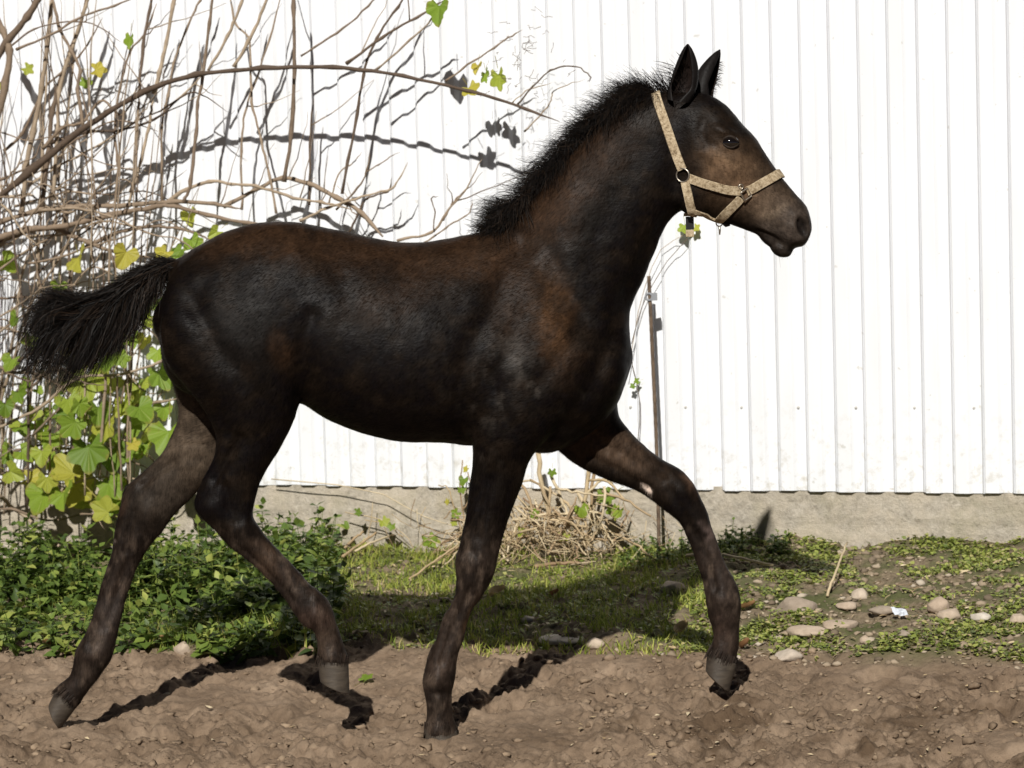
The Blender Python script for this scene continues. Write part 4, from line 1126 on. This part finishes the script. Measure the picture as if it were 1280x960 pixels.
for i in range(120):   # side twigs
    q = canes[rng.integers(0, len(canes))]; p = q[rng.integers(2, len(q) - 2)]
    uv = project(p[None])
    if uv[0][0] > 640: continue
    L_ = rng.uniform(.05, .26); d_ = WT * rng.normal(.4, .7) + np.array((0, 0, 1)) * rng.normal(.6, .5) + WN * rng.normal(0, .3); d_ /= np.linalg.norm(d_)
    Q = np.array([p + d_ * L_ * t + np.array((0, 0, 1)) * .04 * t * t + rng.normal(0, .003, 3) for t in np.linspace(0, 1, 7)])
    Q[0] = p
    VV, FF = tube(Q, np.linspace(.0023, .0006, 7), 5); child('twig', mesh_np('twig', VV, FF, True), M['bark'], vine)
# lobed leaves: three shapes, shared
def leaf_mesh(name, seed, lobes=5):
    r_ = random.Random(seed); pts = []
    n_ = 36
    for i in range(n_):
        a = -math.pi + 2 * math.pi * i / n_            # 0 = tip
        rr = 0.62 + 0.36 * abs(math.cos(a * lobes / 2)) ** 1.3 * (1 - 0.25 * abs(a) / math.pi) + r_.uniform(-.035, .035)
        if abs(a) > 2.75: rr *= 0.45
        pts.append((rr * math.sin(a) * .56, rr * math.cos(a) * .56 + .18))
    V = [(0, 0, 0.0)] + [(x, y, 0.22 * abs(x) - 0.22 * y * y + .10 * math.sin(x * 7 + seed) * y + r_.uniform(-.035, .035)) for x, y in pts]
    V[0] = (0, .05, -.02)
    F = [(0, 1 + i, 1 + (i + 1) % n_) for i in range(n_)]
    b = len(V); V += [(-.014, -.25, .01), (.014, -.25, .01), (.014, -.75, .08), (-.014, -.75, .08), (0, -.25, -.015), (0, -.75, .055)]
    F += [(b, b + 1, b + 2, b + 3), (b, b + 3, b + 5, b + 4), (b + 1, b + 4, b + 5, b + 2)]
    return mesh_np(name, V, F)
LM = [leaf_mesh('leaf', s, l) for s, l in ((1, 5), (2, 5), (3, 3))]
def place_leaf(u, v, size, off, par, face=None, mats='vineleaf', lm=None, name='leaf'):
    o = obj(name, lm or LM[rng.integers(0, 3)], M[mats], par)
    p = wall_at(u, v, off)
    zax = WN * 1.0 + np.array((0, 0, 1)) * rng.uniform(0, 1.1) + WT * rng.normal(.1, .6)
    zax = Vector(zax).normalized(); 
    roll = rng.normal(math.pi, .8)
    up = Vector((0, 0, 1)); xa = up.cross(zax).normalized(); ya = zax.cross(xa)
    X = xa * math.cos(roll) + ya * math.sin(roll); Y = zax.cross(X)
    m_ = Matrix((X, Y, zax)).transposed().to_4x4(); m_.translation = Vector(p)
    s_ = size * PXW
    o.matrix_world = m_ @ Matrix.Scale(s_, 4)
    o.matrix_parent_inverse = Matrix.Translation(-Vector(par.location))
    o.location = p; o.rotation_euler = m_.to_euler(); o.scale = (s_,) * 3
    return o
leaves = [(161, 314, 30), (94, 321, 38), (5, 326, 28), (193, 369, 26), (191, 393, 26), (167, 415, 24), (191, 443, 26), (202, 464, 36), (142, 440, 32), (110, 461, 48), (106, 486, 42), (167, 482, 38), (174, 507, 34),
          (85, 496, 32), (117, 507, 32), (71, 542, 32), (135, 525, 36), (106, 553, 48), (142, 557, 42), (213, 535, 48), (191, 542, 38), (152, 594, 46), (99, 596, 46), (89, 610, 46), (120, 578, 38), (57, 617, 42), (117, 613, 42),
          (11, 450, 24), (32, 528, 28), (46, 557, 28), (230, 312, 26), (204, 314, 22), (50, 627, 32), (81, 617, 40), (138, 624, 38), (135, 641, 32), (160, 47, 20), (115, 88, 20), (108, 100, 17), (37, 84, 15), (5, 105, 17),
          (548, 8, 32), (586, 112, 22), (622, 95, 26), (610, 88, 18), (590, 88, 16), (238, 265, 24), (232, 300, 24), (270, 290, 18), (20, 395, 22), (40, 415, 24), (30, 470, 24), (60, 430, 22), (95, 420, 20), (150, 355, 20), (125, 540, 34), (160, 530, 30),
          (95, 530, 34), (75, 575, 34), (130, 600, 36), (160, 560, 30), (110, 520, 30), (65, 520, 26), (180, 480, 26), (25, 560, 26), (10, 590, 28), (35, 600, 28), (150, 500, 26), (140, 470, 30), (100, 445, 28), (205, 500, 24), (150, 620, 30), (170, 385, 20), (185, 425, 20), (12, 500, 24)]
for (u, v, s_) in leaves:
    place_leaf(u + rng.normal(0, 3), v + rng.normal(0, 3), s_ * 1.15, rng.uniform(.16, .42) if v > 200 else rng.uniform(.2, .3), vine)
for i in range(34):
    place_leaf(rng.uniform(-5, 215), 330 + 290 * rng.random() ** .7, rng.uniform(14, 30), rng.uniform(.12, .42), vine)
# tiny dried flower sprays near the tip of the long branch
SV, SF = [], []
for i in range(46):
    p0 = wall_at(rng.normal(650, 22), rng.normal(72, 24), .27); d_ = rng.normal(0, 1, 3); d_ /= np.linalg.norm(d_)
    VV, FF = tube([p0, p0 + d_ * .012, p0 + d_ * .02 + rng.normal(0, .005, 3), p0 + d_ * .034], [.0007] * 4, 4)
    b = len(SV); SV += [tuple(q) for q in VV]; SF += [tuple(x + b for x in f) for f in FF]
tag(child('dried_flower_spray', mesh_np('dried_flower_spray', SV, SF), M['bark'], vine), kind='stuff')

# ------------------------------------------------------------------ low plants
def leaf_cloud(P, D, Up, L_, W_):
    """folded little blades: P base, D direction, Up normal"""
    D = D / np.linalg.norm(D, axis=1)[:, None]; S = np.cross(D, Up); S /= np.linalg.norm(S, axis=1)[:, None] + 1e-9; Nn = np.cross(S, D)
    L_ = L_[:, None]; W_ = W_[:, None]
    a = P; m_ = P + D * L_ * .45 - Nn * W_ * .12; l = P + D * L_ * .36 - S * W_ + Nn * W_ * .15; r_ = P + D * L_ * .36 + S * W_ + Nn * W_ * .15
    l2 = P + D * L_ * .70 - S * W_ * .62 - Nn * L_ * .03; r2 = P + D * L_ * .70 + S * W_ * .62 - Nn * L_ * .03; t = P + D * L_ - Nn * L_ * .16
    V = np.stack([a, l, l2, t, r2, r_, m_], 1).reshape(-1, 3)
    b = np.arange(len(P))[:, None] * 7
    tri = np.array([(0, 6, 1), (1, 6, 2), (2, 6, 3), (3, 6, 4), (4, 6, 5), (5, 6, 0)])
    return V, (b[:, :, None] + tri[None]).reshape(-1, 3)
def rnd_dir(n_, el0, el1):
    a = rng.random(n_) * 6.283; e = rng.uniform(el0, el1, n_)
    return np.stack([np.cos(a) * np.cos(e), np.sin(a) * np.cos(e), np.sin(e)], 1)
def strip_xy(n_, u0, u1, s0, s1):
    """random ground places by distance s from the wall and photo column"""
    s_ = rng.uniform(s0, s1, n_) * 1.12
    u = rng.uniform(u0, u1, n_)
    X = np.zeros(n_); Y = np.zeros(n_)
    for i in range(n_):
        d = ray(u[i], 700.0); p0 = W0 + WN * s_[i]; t = ((p0 - CAM) @ WN) / (d @ WN); q = CAM + d * t
        X[i], Y[i] = q[0], q[1]
    return X, Y, u, s_
def nettles(n_, u0, u1, s0, s1, h0, h1, leafl=(.030, .056)):
    X, Y, u, s_ = strip_xy(n_, u0, u1, s0, s1)
    Z = ground_z(X, Y)
    PP, DD, LL, SVV, SFF = [], [], [], [], []
    for x, y, z in zip(X, Y, Z):
        h = rng.uniform(h0, h1) * (0.75 + 0.5 * float(vnoise(np.array([x * 3]), np.array([y * 3]), seed=33)[0]) * .8)
        lean = rng.normal(0, .18, 2)
        nn_ = max(3, int(h / .022))
        for j in range(nn_ + 1):
            t = (j + .6) / (nn_ + .6); base = np.array((x + lean[0] * h * t, y + lean[1] * h * t, z + h * t))
            a0 = j * 1.57 + rng.random()
            for q in (0, math.pi):
                a = a0 + q + rng.normal(0, .3); e = rng.normal(0.05, .35) + (.5 if j == nn_ else 0)
                PP.append(base); DD.append((math.cos(a) * math.cos(e), math.sin(a) * math.cos(e), math.sin(e)))
                LL.append(rng.uniform(*leafl) * (1.05 - .45 * t * t))
        VV, FF = tube([(x, y, z - .01), (x + lean[0] * h * .5, y + lean[1] * h * .5, z + h * .5), (x + lean[0] * h, y + lean[1] * h, z + h)], [.0016, .0013, .0008], 3, cap=False)
        b = len(SVV); SVV += VV; SFF += [tuple(i + b for i in f) for f in FF]
    PP = np.array(PP); DD = np.array(DD); LL = np.array(LL)
    V, F = leaf_cloud(PP, DD, np.tile((0, 0, 1.0), (len(PP), 1)) + rng.normal(0, .3, PP.shape), LL, LL * rng.uniform(.26, .38, len(LL)))
    SVV = np.array(SVV); SF3 = []
    for f in SFF: SF3 += [(f[0], f[1], f[2]), (f[0], f[2], f[3])]
    return np.vstack([V, SVV]), np.vstack([F, np.array(SF3) + len(V)])
def merge(lst):
    Vs, Fs, b = [], [], 0
    for V, F in lst: Vs.append(V); Fs.append(F + b); b += len(V)
    return np.vstack(Vs), np.vstack(Fs)
V, F = merge([nettles(430, -60, 420, .55, 1.30, .07, .15), nettles(200, -60, 330, .25, .8, .12, .20), nettles(70, 300, 420, .10, .45, .10, .18), nettles(36, 290, 350, .8, 1.05, .10, .17, (.036, .06))])
tag(obj('nettle_patch', mesh_np('nettle_patch', V, F), M['nettle']), 'dense dark green nettles growing below the vine on the left', 'nettles', kind='stuff')
V, F = merge([nettles(60, 850, 985, .04, .22, .05, .10, (.016, .03)), nettles(40, 770, 860, .05, .3, .04, .08, (.016, .03))])
tag(obj('wall_weeds', mesh_np('wall_weeds', V, F), M['nettle']), 'small leafy green weeds at the plinth behind the raised foreleg', 'weeds', kind='stuff')

def blades(X, Y, h0, h1, w):
    n_ = len(X); Z = ground_z(X, Y) - .003
    D = rnd_dir(n_, .75, 1.5); h = rng.uniform(h0, h1, n_)[:, None]
    a = rng.random(n_) * 6.28; S = np.stack([np.cos(a), np.sin(a), a * 0], 1) * w
    P = np.stack([X, Y, Z], 1); bend = np.stack([np.cos(a + 1.3), np.sin(a + 1.3), a * 0 - .45], 1) * rng.uniform(.1, .5, n_)[:, None]
    m_ = P + D * h * .55; t = P + D * h + bend * h
    V = np.stack([P - S, P + S, m_ + S * .8, m_ - S * .8, t], 1).reshape(-1, 3); b = np.arange(n_)[:, None] * 5
    return V, (b[:, :, None] + np.array([(0, 1, 2), (0, 2, 3), (3, 2, 4)])[None]).reshape(-1, 3)
def keep(X, Y, thr, seed, sc=5.0, soft=.3):
    f = fbm(X * sc, Y * sc, seed=seed, octs=3)
    return rng.random(len(X)) < sstep(thr - soft, thr + soft, f)
X, Y, u, s_ = strip_xy(15000, 400, 900, .02, 1.16)
m_ = keep(X, Y, -.1, 51, 9.0, .6); X, Y = X[m_], Y[m_]
g1 = blades(X, Y, .018, .05, .0016)
X, Y, u, s_ = strip_xy(900, 180, 420, 1.0, 1.25); g2 = blades(X, Y, .04, .09, .0016)
X, Y, u, s_ = strip_xy(6000, 880, 1330, .03, 1.12); m_ = keep(X, Y, .05, 53, 7.0, .5) ; g3 = blades(X[m_], Y[m_], .010, .028, .0015)
V, F = merge([g1, g2, g3])
tag(obj('grass', mesh_np('grass', V, F), M['grass']), 'short yellow-green grass along the foot of the shed', 'grass', kind='stuff')
X, Y, u, s_ = strip_xy(26000, 860, 1330, .02, 1.15); m_ = keep(X, Y, -.02, 53, 7.0, .55); X, Y = X[m_], Y[m_]
X2, Y2, u, s_ = strip_xy(9000, 380, 900, .02, 1.16); m_ = keep(X2, Y2, -.1, 57, 9.0, .6); X = np.r_[X, X2[m_]]; Y = np.r_[Y, Y2[m_]]
P = np.stack([X, Y, ground_z(X, Y) + rng.uniform(.0, .012, len(X))], 1); L_ = rng.uniform(.008, .017, len(X))
V, F = leaf_cloud(P, rnd_dir(len(X), -.1, .7), np.tile((0, 0, 1.0), (len(X), 1)) + rng.normal(0, .3, P.shape), L_, L_ * rng.uniform(.3, .5, len(X)))
tag(obj('ground_cover', mesh_np('ground_cover', V, F), M['clover']), 'low clover-like ground cover in patches before the plinth', 'ground cover', kind='stuff')

# ------------------------------------------------------------------ heap of dead stalks against the plinth
hp_ = wall_at(690, 690, .2)
heap = thing('dead_stalk_heap', 'heap of broken straw-coloured stalks behind the planted foreleg', 'dead stalks', (hp_[0], hp_[1], .1))
def stalk(par, pts, r, name='stalk', mat='stalk', off=.2, jit=.002):
    P = np.array([wall_at(u, v, off) if not hasattr(q, '__len__') else wall_at(u, v, q[0]) for (u, v, *q) in [(a[0], a[1]) + ((a[2:],) if len(a) > 2 else ()) for a in pts]]) if False else np.array([wall_at(a[0], a[1], a[2] if len(a) > 2 else off) for a in pts])
    Q = spline(P, 9); Q += rng.normal(0, jit, Q.shape)
    VV, FF = tube(Q, np.linspace(r, r * .7, 9) * PXW, 5)
    return child(name, mesh_np(name, VV, FF, True), M[mat], par)
for i in range(64):
    u0 = rng.normal(685, 48); v0 = rng.normal(660, 22); a = rng.normal(1.0, .8); L_ = rng.uniform(22, 70)
    d_ = np.array((math.cos(a), math.sin(a))) * L_ / 2; o = rng.uniform(.04, .26)
    stalk(heap, [(u0 - d_[0], max(600, v0 - d_[1]), o), (u0 + rng.normal(0, 3), v0 + rng.normal(0, 3), o + .02), (u0 + d_[0], min(704, v0 + d_[1]), o + rng.uniform(.0, .08))], rng.uniform(.8, 2.2))
for i in range(26):   # loose ones strewn towards the left
    u0 = rng.uniform(545, 660); v0 = rng.normal(684, 12); a = rng.normal(-.5, .7); L_ = rng.uniform(24, 60)
    d_ = np.array((math.cos(a), math.sin(a))) * L_ / 2; o = rng.uniform(.06, .3)
    stalk(heap, [(u0 - d_[0], v0 - d_[1], o), (u0, v0 + rng.normal(0, 2), o + .01), (u0 + d_[0], v0 + d_[1], o)], rng.uniform(.7, 1.6))
for pts, r_ in (([(672, 566), (677, 600), (684, 640), (690, 680)], 3.2), ([(688, 590), (700, 620), (712, 650)], 2.2), ([(736, 588), (732, 620), (722, 660)], 3.0), ([(730, 620), (752, 600), (764, 604)], 2.0), ([(742, 585), (738, 640)], 2.4), ([(640, 650), (690, 642), (748, 640)], 2.0), ([(650, 672), (700, 655), (735, 640)], 1.8), ([(700, 620), (660, 600), (640, 618)], 1.6)):
    stalk(heap, pts, r_, off=.14)
SV, SF = [], []
for i in range(420):
    u0 = rng.normal(676, 66); v0 = rng.normal(676, 20); a = rng.normal(.9, 1.0); L_ = rng.uniform(10, 40); d_ = np.array((math.cos(a), math.sin(a))) * L_ / 2; o = rng.uniform(.03, .3)
    Q = [wall_at(u0 - d_[0], np.clip(v0 - d_[1], 610, 706), o), wall_at(u0 + rng.normal(0, 4), v0, o + .015), wall_at(u0 + d_[0], np.clip(v0 + d_[1], 610, 706), o + .01)]
    VV, FF = tube(Q, [.0013, .0012, .0008], 4, cap=False); b = len(SV); SV += VV; SF += [tuple(x + b for x in f) for f in FF]
tag(child('fine_stalks', mesh_np('fine_stalks', np.array(SV), SF), M['straw'], heap), kind='stuff')
for (u, v, s_) in ((762, 618, 26), (726, 634, 20), (765, 634, 18), (690, 588, 12)): place_leaf(u, v, s_, .16, heap)
for (u, v, s_) in ((775, 637, 20), (648, 664, 16), (708, 668, 18), (666, 640, 14)): place_leaf(u, v, s_, .2, heap, mats='deadleaf')
# small dry weeds on the wall left of the near foreleg
w1 = thing('dry_weed', 'thin dry weed stems with small brown leaves against the plinth left of the planted foreleg', 'weed', tuple(ghit(585, 690)))
for pts in ([(590, 700), (582, 655), (574, 610), (578, 575)], [(586, 700), (570, 640), (560, 612), (548, 606)], [(582, 660), (566, 640), (556, 648)], [(578, 640), (590, 615), (584, 590)]):
    stalk(w1, pts, 1.1, 'stem', off=.1)
for (u, v, s_) in ((580, 598, 14), (576, 610, 12), (560, 625, 10), (572, 640, 14), (584, 585, 10), (566, 652, 10)): place_leaf(u, v, s_, .1, w1, mats='deadleaf')
w2 = thing('dry_bramble', 'thin arching bramble stem with orange leaves on the plinth below the belly', 'bramble', tuple(ghit(470, 700)))
for pts in ([(340, 600), (420, 606), (480, 618), (530, 645), (580, 662)], [(430, 640), (470, 648), (505, 668), (522, 694)], [(455, 700), (463, 660), (466, 628)], [(505, 672), (480, 655), (456, 650)]):
    stalk(w2, pts, .8, 'stem', off=.07)
for (u, v, s_, mt) in ((478, 650, 16, 'deadleaf'), (490, 656, 12, 'deadleaf'), (445, 640, 12, 'deadleaf'), (535, 672, 22, 'vineleaf'), (545, 680, 18, 'vineleaf'), (538, 676, 16, 'deadleaf'), (552, 686, 16, 'vineleaf'), (470, 690, 14, 'deadleaf'), (500, 695, 14, 'deadleaf'), (430, 655, 12, 'deadleaf'), (455, 684, 14, 'deadleaf')):
    place_leaf(u, v, s_, .10, w2, mats=mt)

# ------------------------------------------------------------------ sticks lying about
def stick(name, label, cat, pts, r, mat='stalk'):
    P = []
    for (u, v, h) in pts:
        P.append(ghit(u, v, h))
    Q = spline(P, 14); Q += rng.normal(0, .0012, Q.shape)
    VV, FF = tube(Q, np.linspace(r, r * .7, 14), 7)
    o = obj(name, None or mesh_np(name, VV - Q[0], FF, True), M[mat]); o.location = Q[0]
    return tag(o, label, cat)
stick('stick', 'pale broken stick slanting down from the dead stalks to the grass', 'stick', [(716, 606, .20), (741, 646, .10), (766, 676, .03), (780, 690, .005)], .007)
stick('straw', 'long pale straw lying in the grass left of the planted foreleg', 'straw', [(511, 724, .004), (545, 700, .03), (578, 678, .06)], .0035)
stick('stick', 'greyish dead twig lying in the deep shade behind the raised foreleg', 'stick', [(858, 694, .01), (905, 694, .012), (966, 707, .008)], .005)
stick('stick', 'upright dry yellow stalk standing beside the large rounded stone', 'stick', [(1034, 744, .0), (1046, 712, .03), (1058, 678, .07)], .004)
stick('stick', 'topmost of three pale cut stalks leaning on the plinth under the belly', 'stick', [(426, 690, .01), (440, 676, .03), (454, 664, .05)], .005)
stick('stick', 'middle one of three pale cut stalks leaning on the plinth under the belly', 'stick', [(429, 695, .01), (450, 680, .025), (470, 666, .045)], .005)
stick('stick', 'lowest of three pale cut stalks leaning on the plinth under the belly', 'stick', [(444, 688, .02), (468, 677, .03), (492, 668, .04)], .004)
stick('stick', 'thick reddish stick lying below the vine at the left edge', 'stick', [(-4, 618, .22), (30, 645, .14), (74, 682, .06)], .007, 'bark')
stick('stick', 'flat weathered stick lying in the grass before the dead stalks', 'stick', [(668, 708, .005), (700, 704, .006), (724, 703, .005)], .006)

# ------------------------------------------------------------------ stones
M['stone'] = None
k = N('field_stone', 0.85, 0.2)
c = k.ramp(k.rand(), [(0.0, (0.30, 0.25, 0.20)), (0.35, (0.42, 0.33, 0.25)), (0.7, (0.50, 0.41, 0.32)), (1.0, (0.58, 0.53, 0.46))])
c = k.mix(0.6, c, k.ramp(k.noise(35, 6, 0.7), [(0.3, (0.55, 0.52, 0.48)), (0.7, (1.2, 1.2, 1.2))]), 'MULTIPLY')
k.color(c); k.bump(k.noise(80, 5), 0.5, 0.004); M['stone'] = k.m
iv3, if3 = ico(3)
def stone(u, v, w, h, label, seed, dark=False):
    p = ghit(u, v + h * .25)
    sc_ = np.linalg.norm(p - CAM) / FPX
    q = iv3.copy()
    f = 1 + 0.16 * fbm(q[:, 0] * 1.4 + seed * 3.1, q[:, 1] * 1.4, q[:, 2] * 1.4, seed=seed, octs=2) + 0.05 * fbm(q[:, 0] * 5, q[:, 1] * 5, q[:, 2] * 5, seed=seed + 3, octs=2)
    q = q * f[:, None]
    rs = np.random.default_rng(seed)
    for _ in range(9):                      # knock flat facets off
        nn_ = rs.normal(0, 1, 3); nn_[2] = abs(nn_[2]) * .8; nn_ /= np.linalg.norm(nn_); lim = rs.uniform(.62, .9)
        dd_ = q @ nn_; q = q - nn_[None] * np.clip(dd_ - lim, 0, None)[:, None] * .9
    V = q * np.array((w * sc_ / 2 * 1.08, w * sc_ / 2 * .85, h * sc_ * .52))
    a = rng.normal(0, .4); ca, sa = math.cos(a), math.sin(a)
    V = V @ np.array(((ca, sa, 0), (-sa, ca, 0), (0, 0, 1)))
    o = obj('stone', mesh_np('stone', V, if3, True), M['stone']); o.location = (p[0], p[1], p[2] + h * sc_ * (.02 if w < 64 else -.25))
    tag(o, label, 'stone', 'stones in the verge')
for i, (u, v, w, h, lab) in enumerate((
    (998, 753, 60, 29, 'largest rounded tan stone, by the foot of the upright dry stalk'), (840, 731, 36, 22, 'dark rounded stone in the deep shade left of the raised foreleg'),
    (1073, 740, 26, 17, 'round pinkish stone just right of the upright dry stalk'), (1060, 754, 30, 11, 'thin oval tan stone below the round pinkish one'),
    (1008, 785, 48, 17, 'long pale flat stone below the largest rounded stone'), (985, 816, 42, 17, 'whitish flat stone lowest of all, at the edge of the bare earth'),
    (1104, 759, 34, 13, 'pinkish stone left of the white paper scrap'), (1172, 751, 28, 21, 'upper one of the two tan stones touching right of the paper scrap'),
    (1187, 764, 28, 18, 'lower one of the two tan stones touching right of the paper scrap'), (1226, 768, 28, 11, 'flat whitish stone near the right edge, left of the last one'),
    (1272, 770, 22, 13, 'pale stone cut by the right edge of the picture'), (1081, 797, 13, 11, 'small round tan pebble alone on the bare patch below the others'),
    (1050, 778, 44, 14, 'broad flat tan stone between the long pale one and the pinkish one'), (705, 794, 70, 9, 'flat grey slab in the shade between the forelegs'),
    (229, 806, 22, 22, 'earthy stone beside the shadow of the hind legs'), (744, 800, 22, 15, 'small grey stone in the shade right of the flat slab'), (660, 772, 18, 10, 'little grey stone in the shade above the flat slab'),
    (1130, 790, 18, 9, 'small flat stone under the paper scrap'))):
    stone(u, v, w, h, lab, 100 + i * 7)
# ground litter
def curled_leaf(seed):
    r_ = random.Random(seed); V = []; n_, m_ = 9, 5
    for i in range(n_):
        t = i / (n_ - 1); w = .34 * math.sin(math.pi * min(.98, .04 + t * .96)) ** .7
        for j in range(m_):
            s = j / (m_ - 1) * 2 - 1
            V.append((s * w * (.8 + .2 * r_.random()), t - .5, .30 * abs(s) ** 1.5 * (1 - .4 * t) + .25 * (t - .5) ** 2 + r_.uniform(-.03, .03)))
    return mesh_np('fallen_leaf', V, [(i * m_ + j, i * m_ + j + 1, (i + 1) * m_ + j + 1, (i + 1) * m_ + j) for i in range(n_ - 1) for j in range(m_ - 1)], True)
DLM = [curled_leaf(s) for s in (3, 4, 5)]
def ground_leaf(u, v, size, label, mat, flat=.5, cat='leaf', name='fallen_leaf'):
    p = ghit(u, v, .006)
    o = obj(name, (DLM if mat == 'deadleaf' else LM)[rng.integers(0, 3)].copy(), M[mat]); o.data.materials.clear(); o.data.materials.append(M[mat])
    o.location = p; s_ = size * np.linalg.norm(p - CAM) / FPX
    o.scale = (s_, s_, s_); o.rotation_euler = (rng.normal(.5, .25), rng.normal(0, .3), rng.uniform(0, 6.28))
    tag(o, label, cat)
ground_leaf(455, 850, 20, 'yellow-green leaf lying on the earth right of the raised hind hoof', 'vineleaf')
ground_leaf(852, 787, 26, 'curled brown leaf lying left of the raised fore hoof', 'deadleaf')
ground_leaf(932, 806, 20, 'brown leaf lying just right of the raised fore pastern', 'deadleaf')
ground_leaf(936, 758, 20, 'pale brown leaf beside the raised fore fetlock', 'deadleaf')
ground_leaf(622, 741, 24, 'tan leaf on the sunny grass behind the planted foreleg', 'deadleaf')
ground_leaf(205, 800, 22, 'reddish brown leaf standing on edge between the hind legs', 'deadleaf')
ground_leaf(694, 742, 18, 'brown leaf at the edge of the shadow in the grass', 'deadleaf')
ground_leaf(60, 805, 20, 'tan leaf at the foot of the nettles near the left edge', 'deadleaf')
k = N('paper_scrap', 0.6, 0.3); k.color((0.62, 0.66, 0.72)); M['paper'] = k.m
p = ghit(1122, 769, .004)
g = np.array([(x, y) for y in np.linspace(-.014, .014, 5) for x in np.linspace(-.022, .022, 6)])
V = np.column_stack([g[:, 0], g[:, 1], .008 + .008 * rng.random(len(g))]); F = [(j * 6 + i, j * 6 + i + 1, j * 6 + i + 7, j * 6 + i + 6) for j in range(4) for i in range(5)]
o = obj('paper_scrap', mesh_np('paper_scrap', V, F), M['paper']); o.location = p; o.rotation_euler = (.6, .2, .5); tag(o, 'crumpled bluish white scrap of paper among the stones', 'litter')

# crumbs, chips and bits of straw in the verge: too many to count
X, Y, u, s_ = strip_xy(2600, 380, 1330, .05, 1.2); keepm = (u > 860) | (rng.random(len(u)) < .25); X, Y = X[keepm], Y[keepm]
Z = ground_z(X, Y); n_ = len(X)
q = iv[None] * (1 + .3 * rng.standard_normal((n_, len(iv), 1))) * (0.003 + .009 * rng.random((n_, 1, 1)) ** 3) * np.array((1.3, 1.2, .7))[None, None]
V = (q + np.stack([X, Y, Z + .002], 1)[:, None]).reshape(-1, 3); F = (if_[None] + (np.arange(n_) * len(iv))[:, None, None]).reshape(-1, 3)
k = N('verge_grit', .9, .15)
k.color(k.ramp(k.island(), [(0.0, (0.13, 0.10, 0.07)), (0.6, (0.30, 0.235, 0.165)), (0.9, (0.36, 0.29, 0.21)), (1.0, (0.46, 0.40, 0.32))])); M['grit'] = k.m
tag(obj('verge_grit', mesh_np('verge_grit', V, F), M['grit']), 'small stone chips and crumbs of earth scattered in the verge', 'grit', kind='stuff')
X, Y, u, s_ = strip_xy(900, 380, 1330, .03, 1.15); 
X2 = rng.uniform(-1.4, 1.4, 520); Y2 = rng.uniform(-.45, .5, 520); m_ = rng.random(520) < np.clip(.25 + .6 * (X2 > .1) - .5 * (Y2 > .1), .08, 1); X = np.r_[X, X2[m_]]; Y = np.r_[Y, Y2[m_]]
P = np.stack([X, Y, ground_z(X, Y) + .006], 1); L_ = rng.uniform(.010, .040, len(X)); L_[-int(m_.sum()):] *= .55
V, F = leaf_cloud(P, rnd_dir(len(X), -.15, .3), np.tile((0, 0, 1.0), (len(X), 1)) + rng.normal(0, .4, P.shape), L_, rng.uniform(.0012, .005, len(X)))
tag(obj('dry_litter', mesh_np('dry_litter', V, F), M['straw']), 'bits of dry straw and leaf strewn over the verge', 'litter', kind='stuff')

# ------------------------------------------------------------------ rusty stake with insulator, thin sprig behind the neck
M['rust'] = mat_simple('rusty_steel', (0.06, 0.04, 0.028), (0.19, 0.135, 0.09), 60, 0.8, 0.3, 0.5, .002)
s0 = wall_at(824, 705, .14)
stake = thing('rusty_stake', 'thin rusty steel stake standing before the white wall at the foal’s chest'.replace('’', "'"), 'stake', (s0[0], s0[1], s0[2]))
ps = [wall_at(u, v, .14) for u, v in ((811, 345), (815, 430), (820, 540), (823, 640), (824, 712))]
Q = spline(ps, 60); rr = np.full(60, 2.1 * PXW); rr[::2] *= 1.12
VV, FF = tube(Q, rr, 8); child('rod', mesh_np('rod', VV, FF, True), M['rust'], stake)
p = wall_at(812, 371, .14)
VV, FF = torus(p + WN * .006, WN, .010, .0035, 16); k = N('grey_plastic', .5, .4); k.color((.25, .26, .28)); M['plastic'] = k.m
child('insulator_ring', mesh_np('insulator_ring', VV, FF, True), M['plastic'], stake)
child('insulator_clamp', MB().add(*box(p + np.array((.004, -.012, -.011)), p + np.array((.022, .012, .011)))).mesh('insulator_clamp'), M['plastic'], stake)
sp = thing('vine_sprig', 'thin bare sprig with one green leaf below the halter buckle', 'twig', tuple(wall_at(785, 560, .05)))
for pts in ([(784, 470), (792, 420), (806, 360), (826, 312), (860, 292)], [(790, 430), (808, 370), (838, 322), (860, 298)], [(796, 560), (800, 520), (796, 480), (786, 440)]):
    stalk(sp, pts, .55, 'stem', 'bark', .05, .001)
for (u, v, s_) in ((856, 281, 20), (868, 284, 12), (793, 482, 9), (798, 476, 9)): place_leaf(u, v, s_, .05, sp)
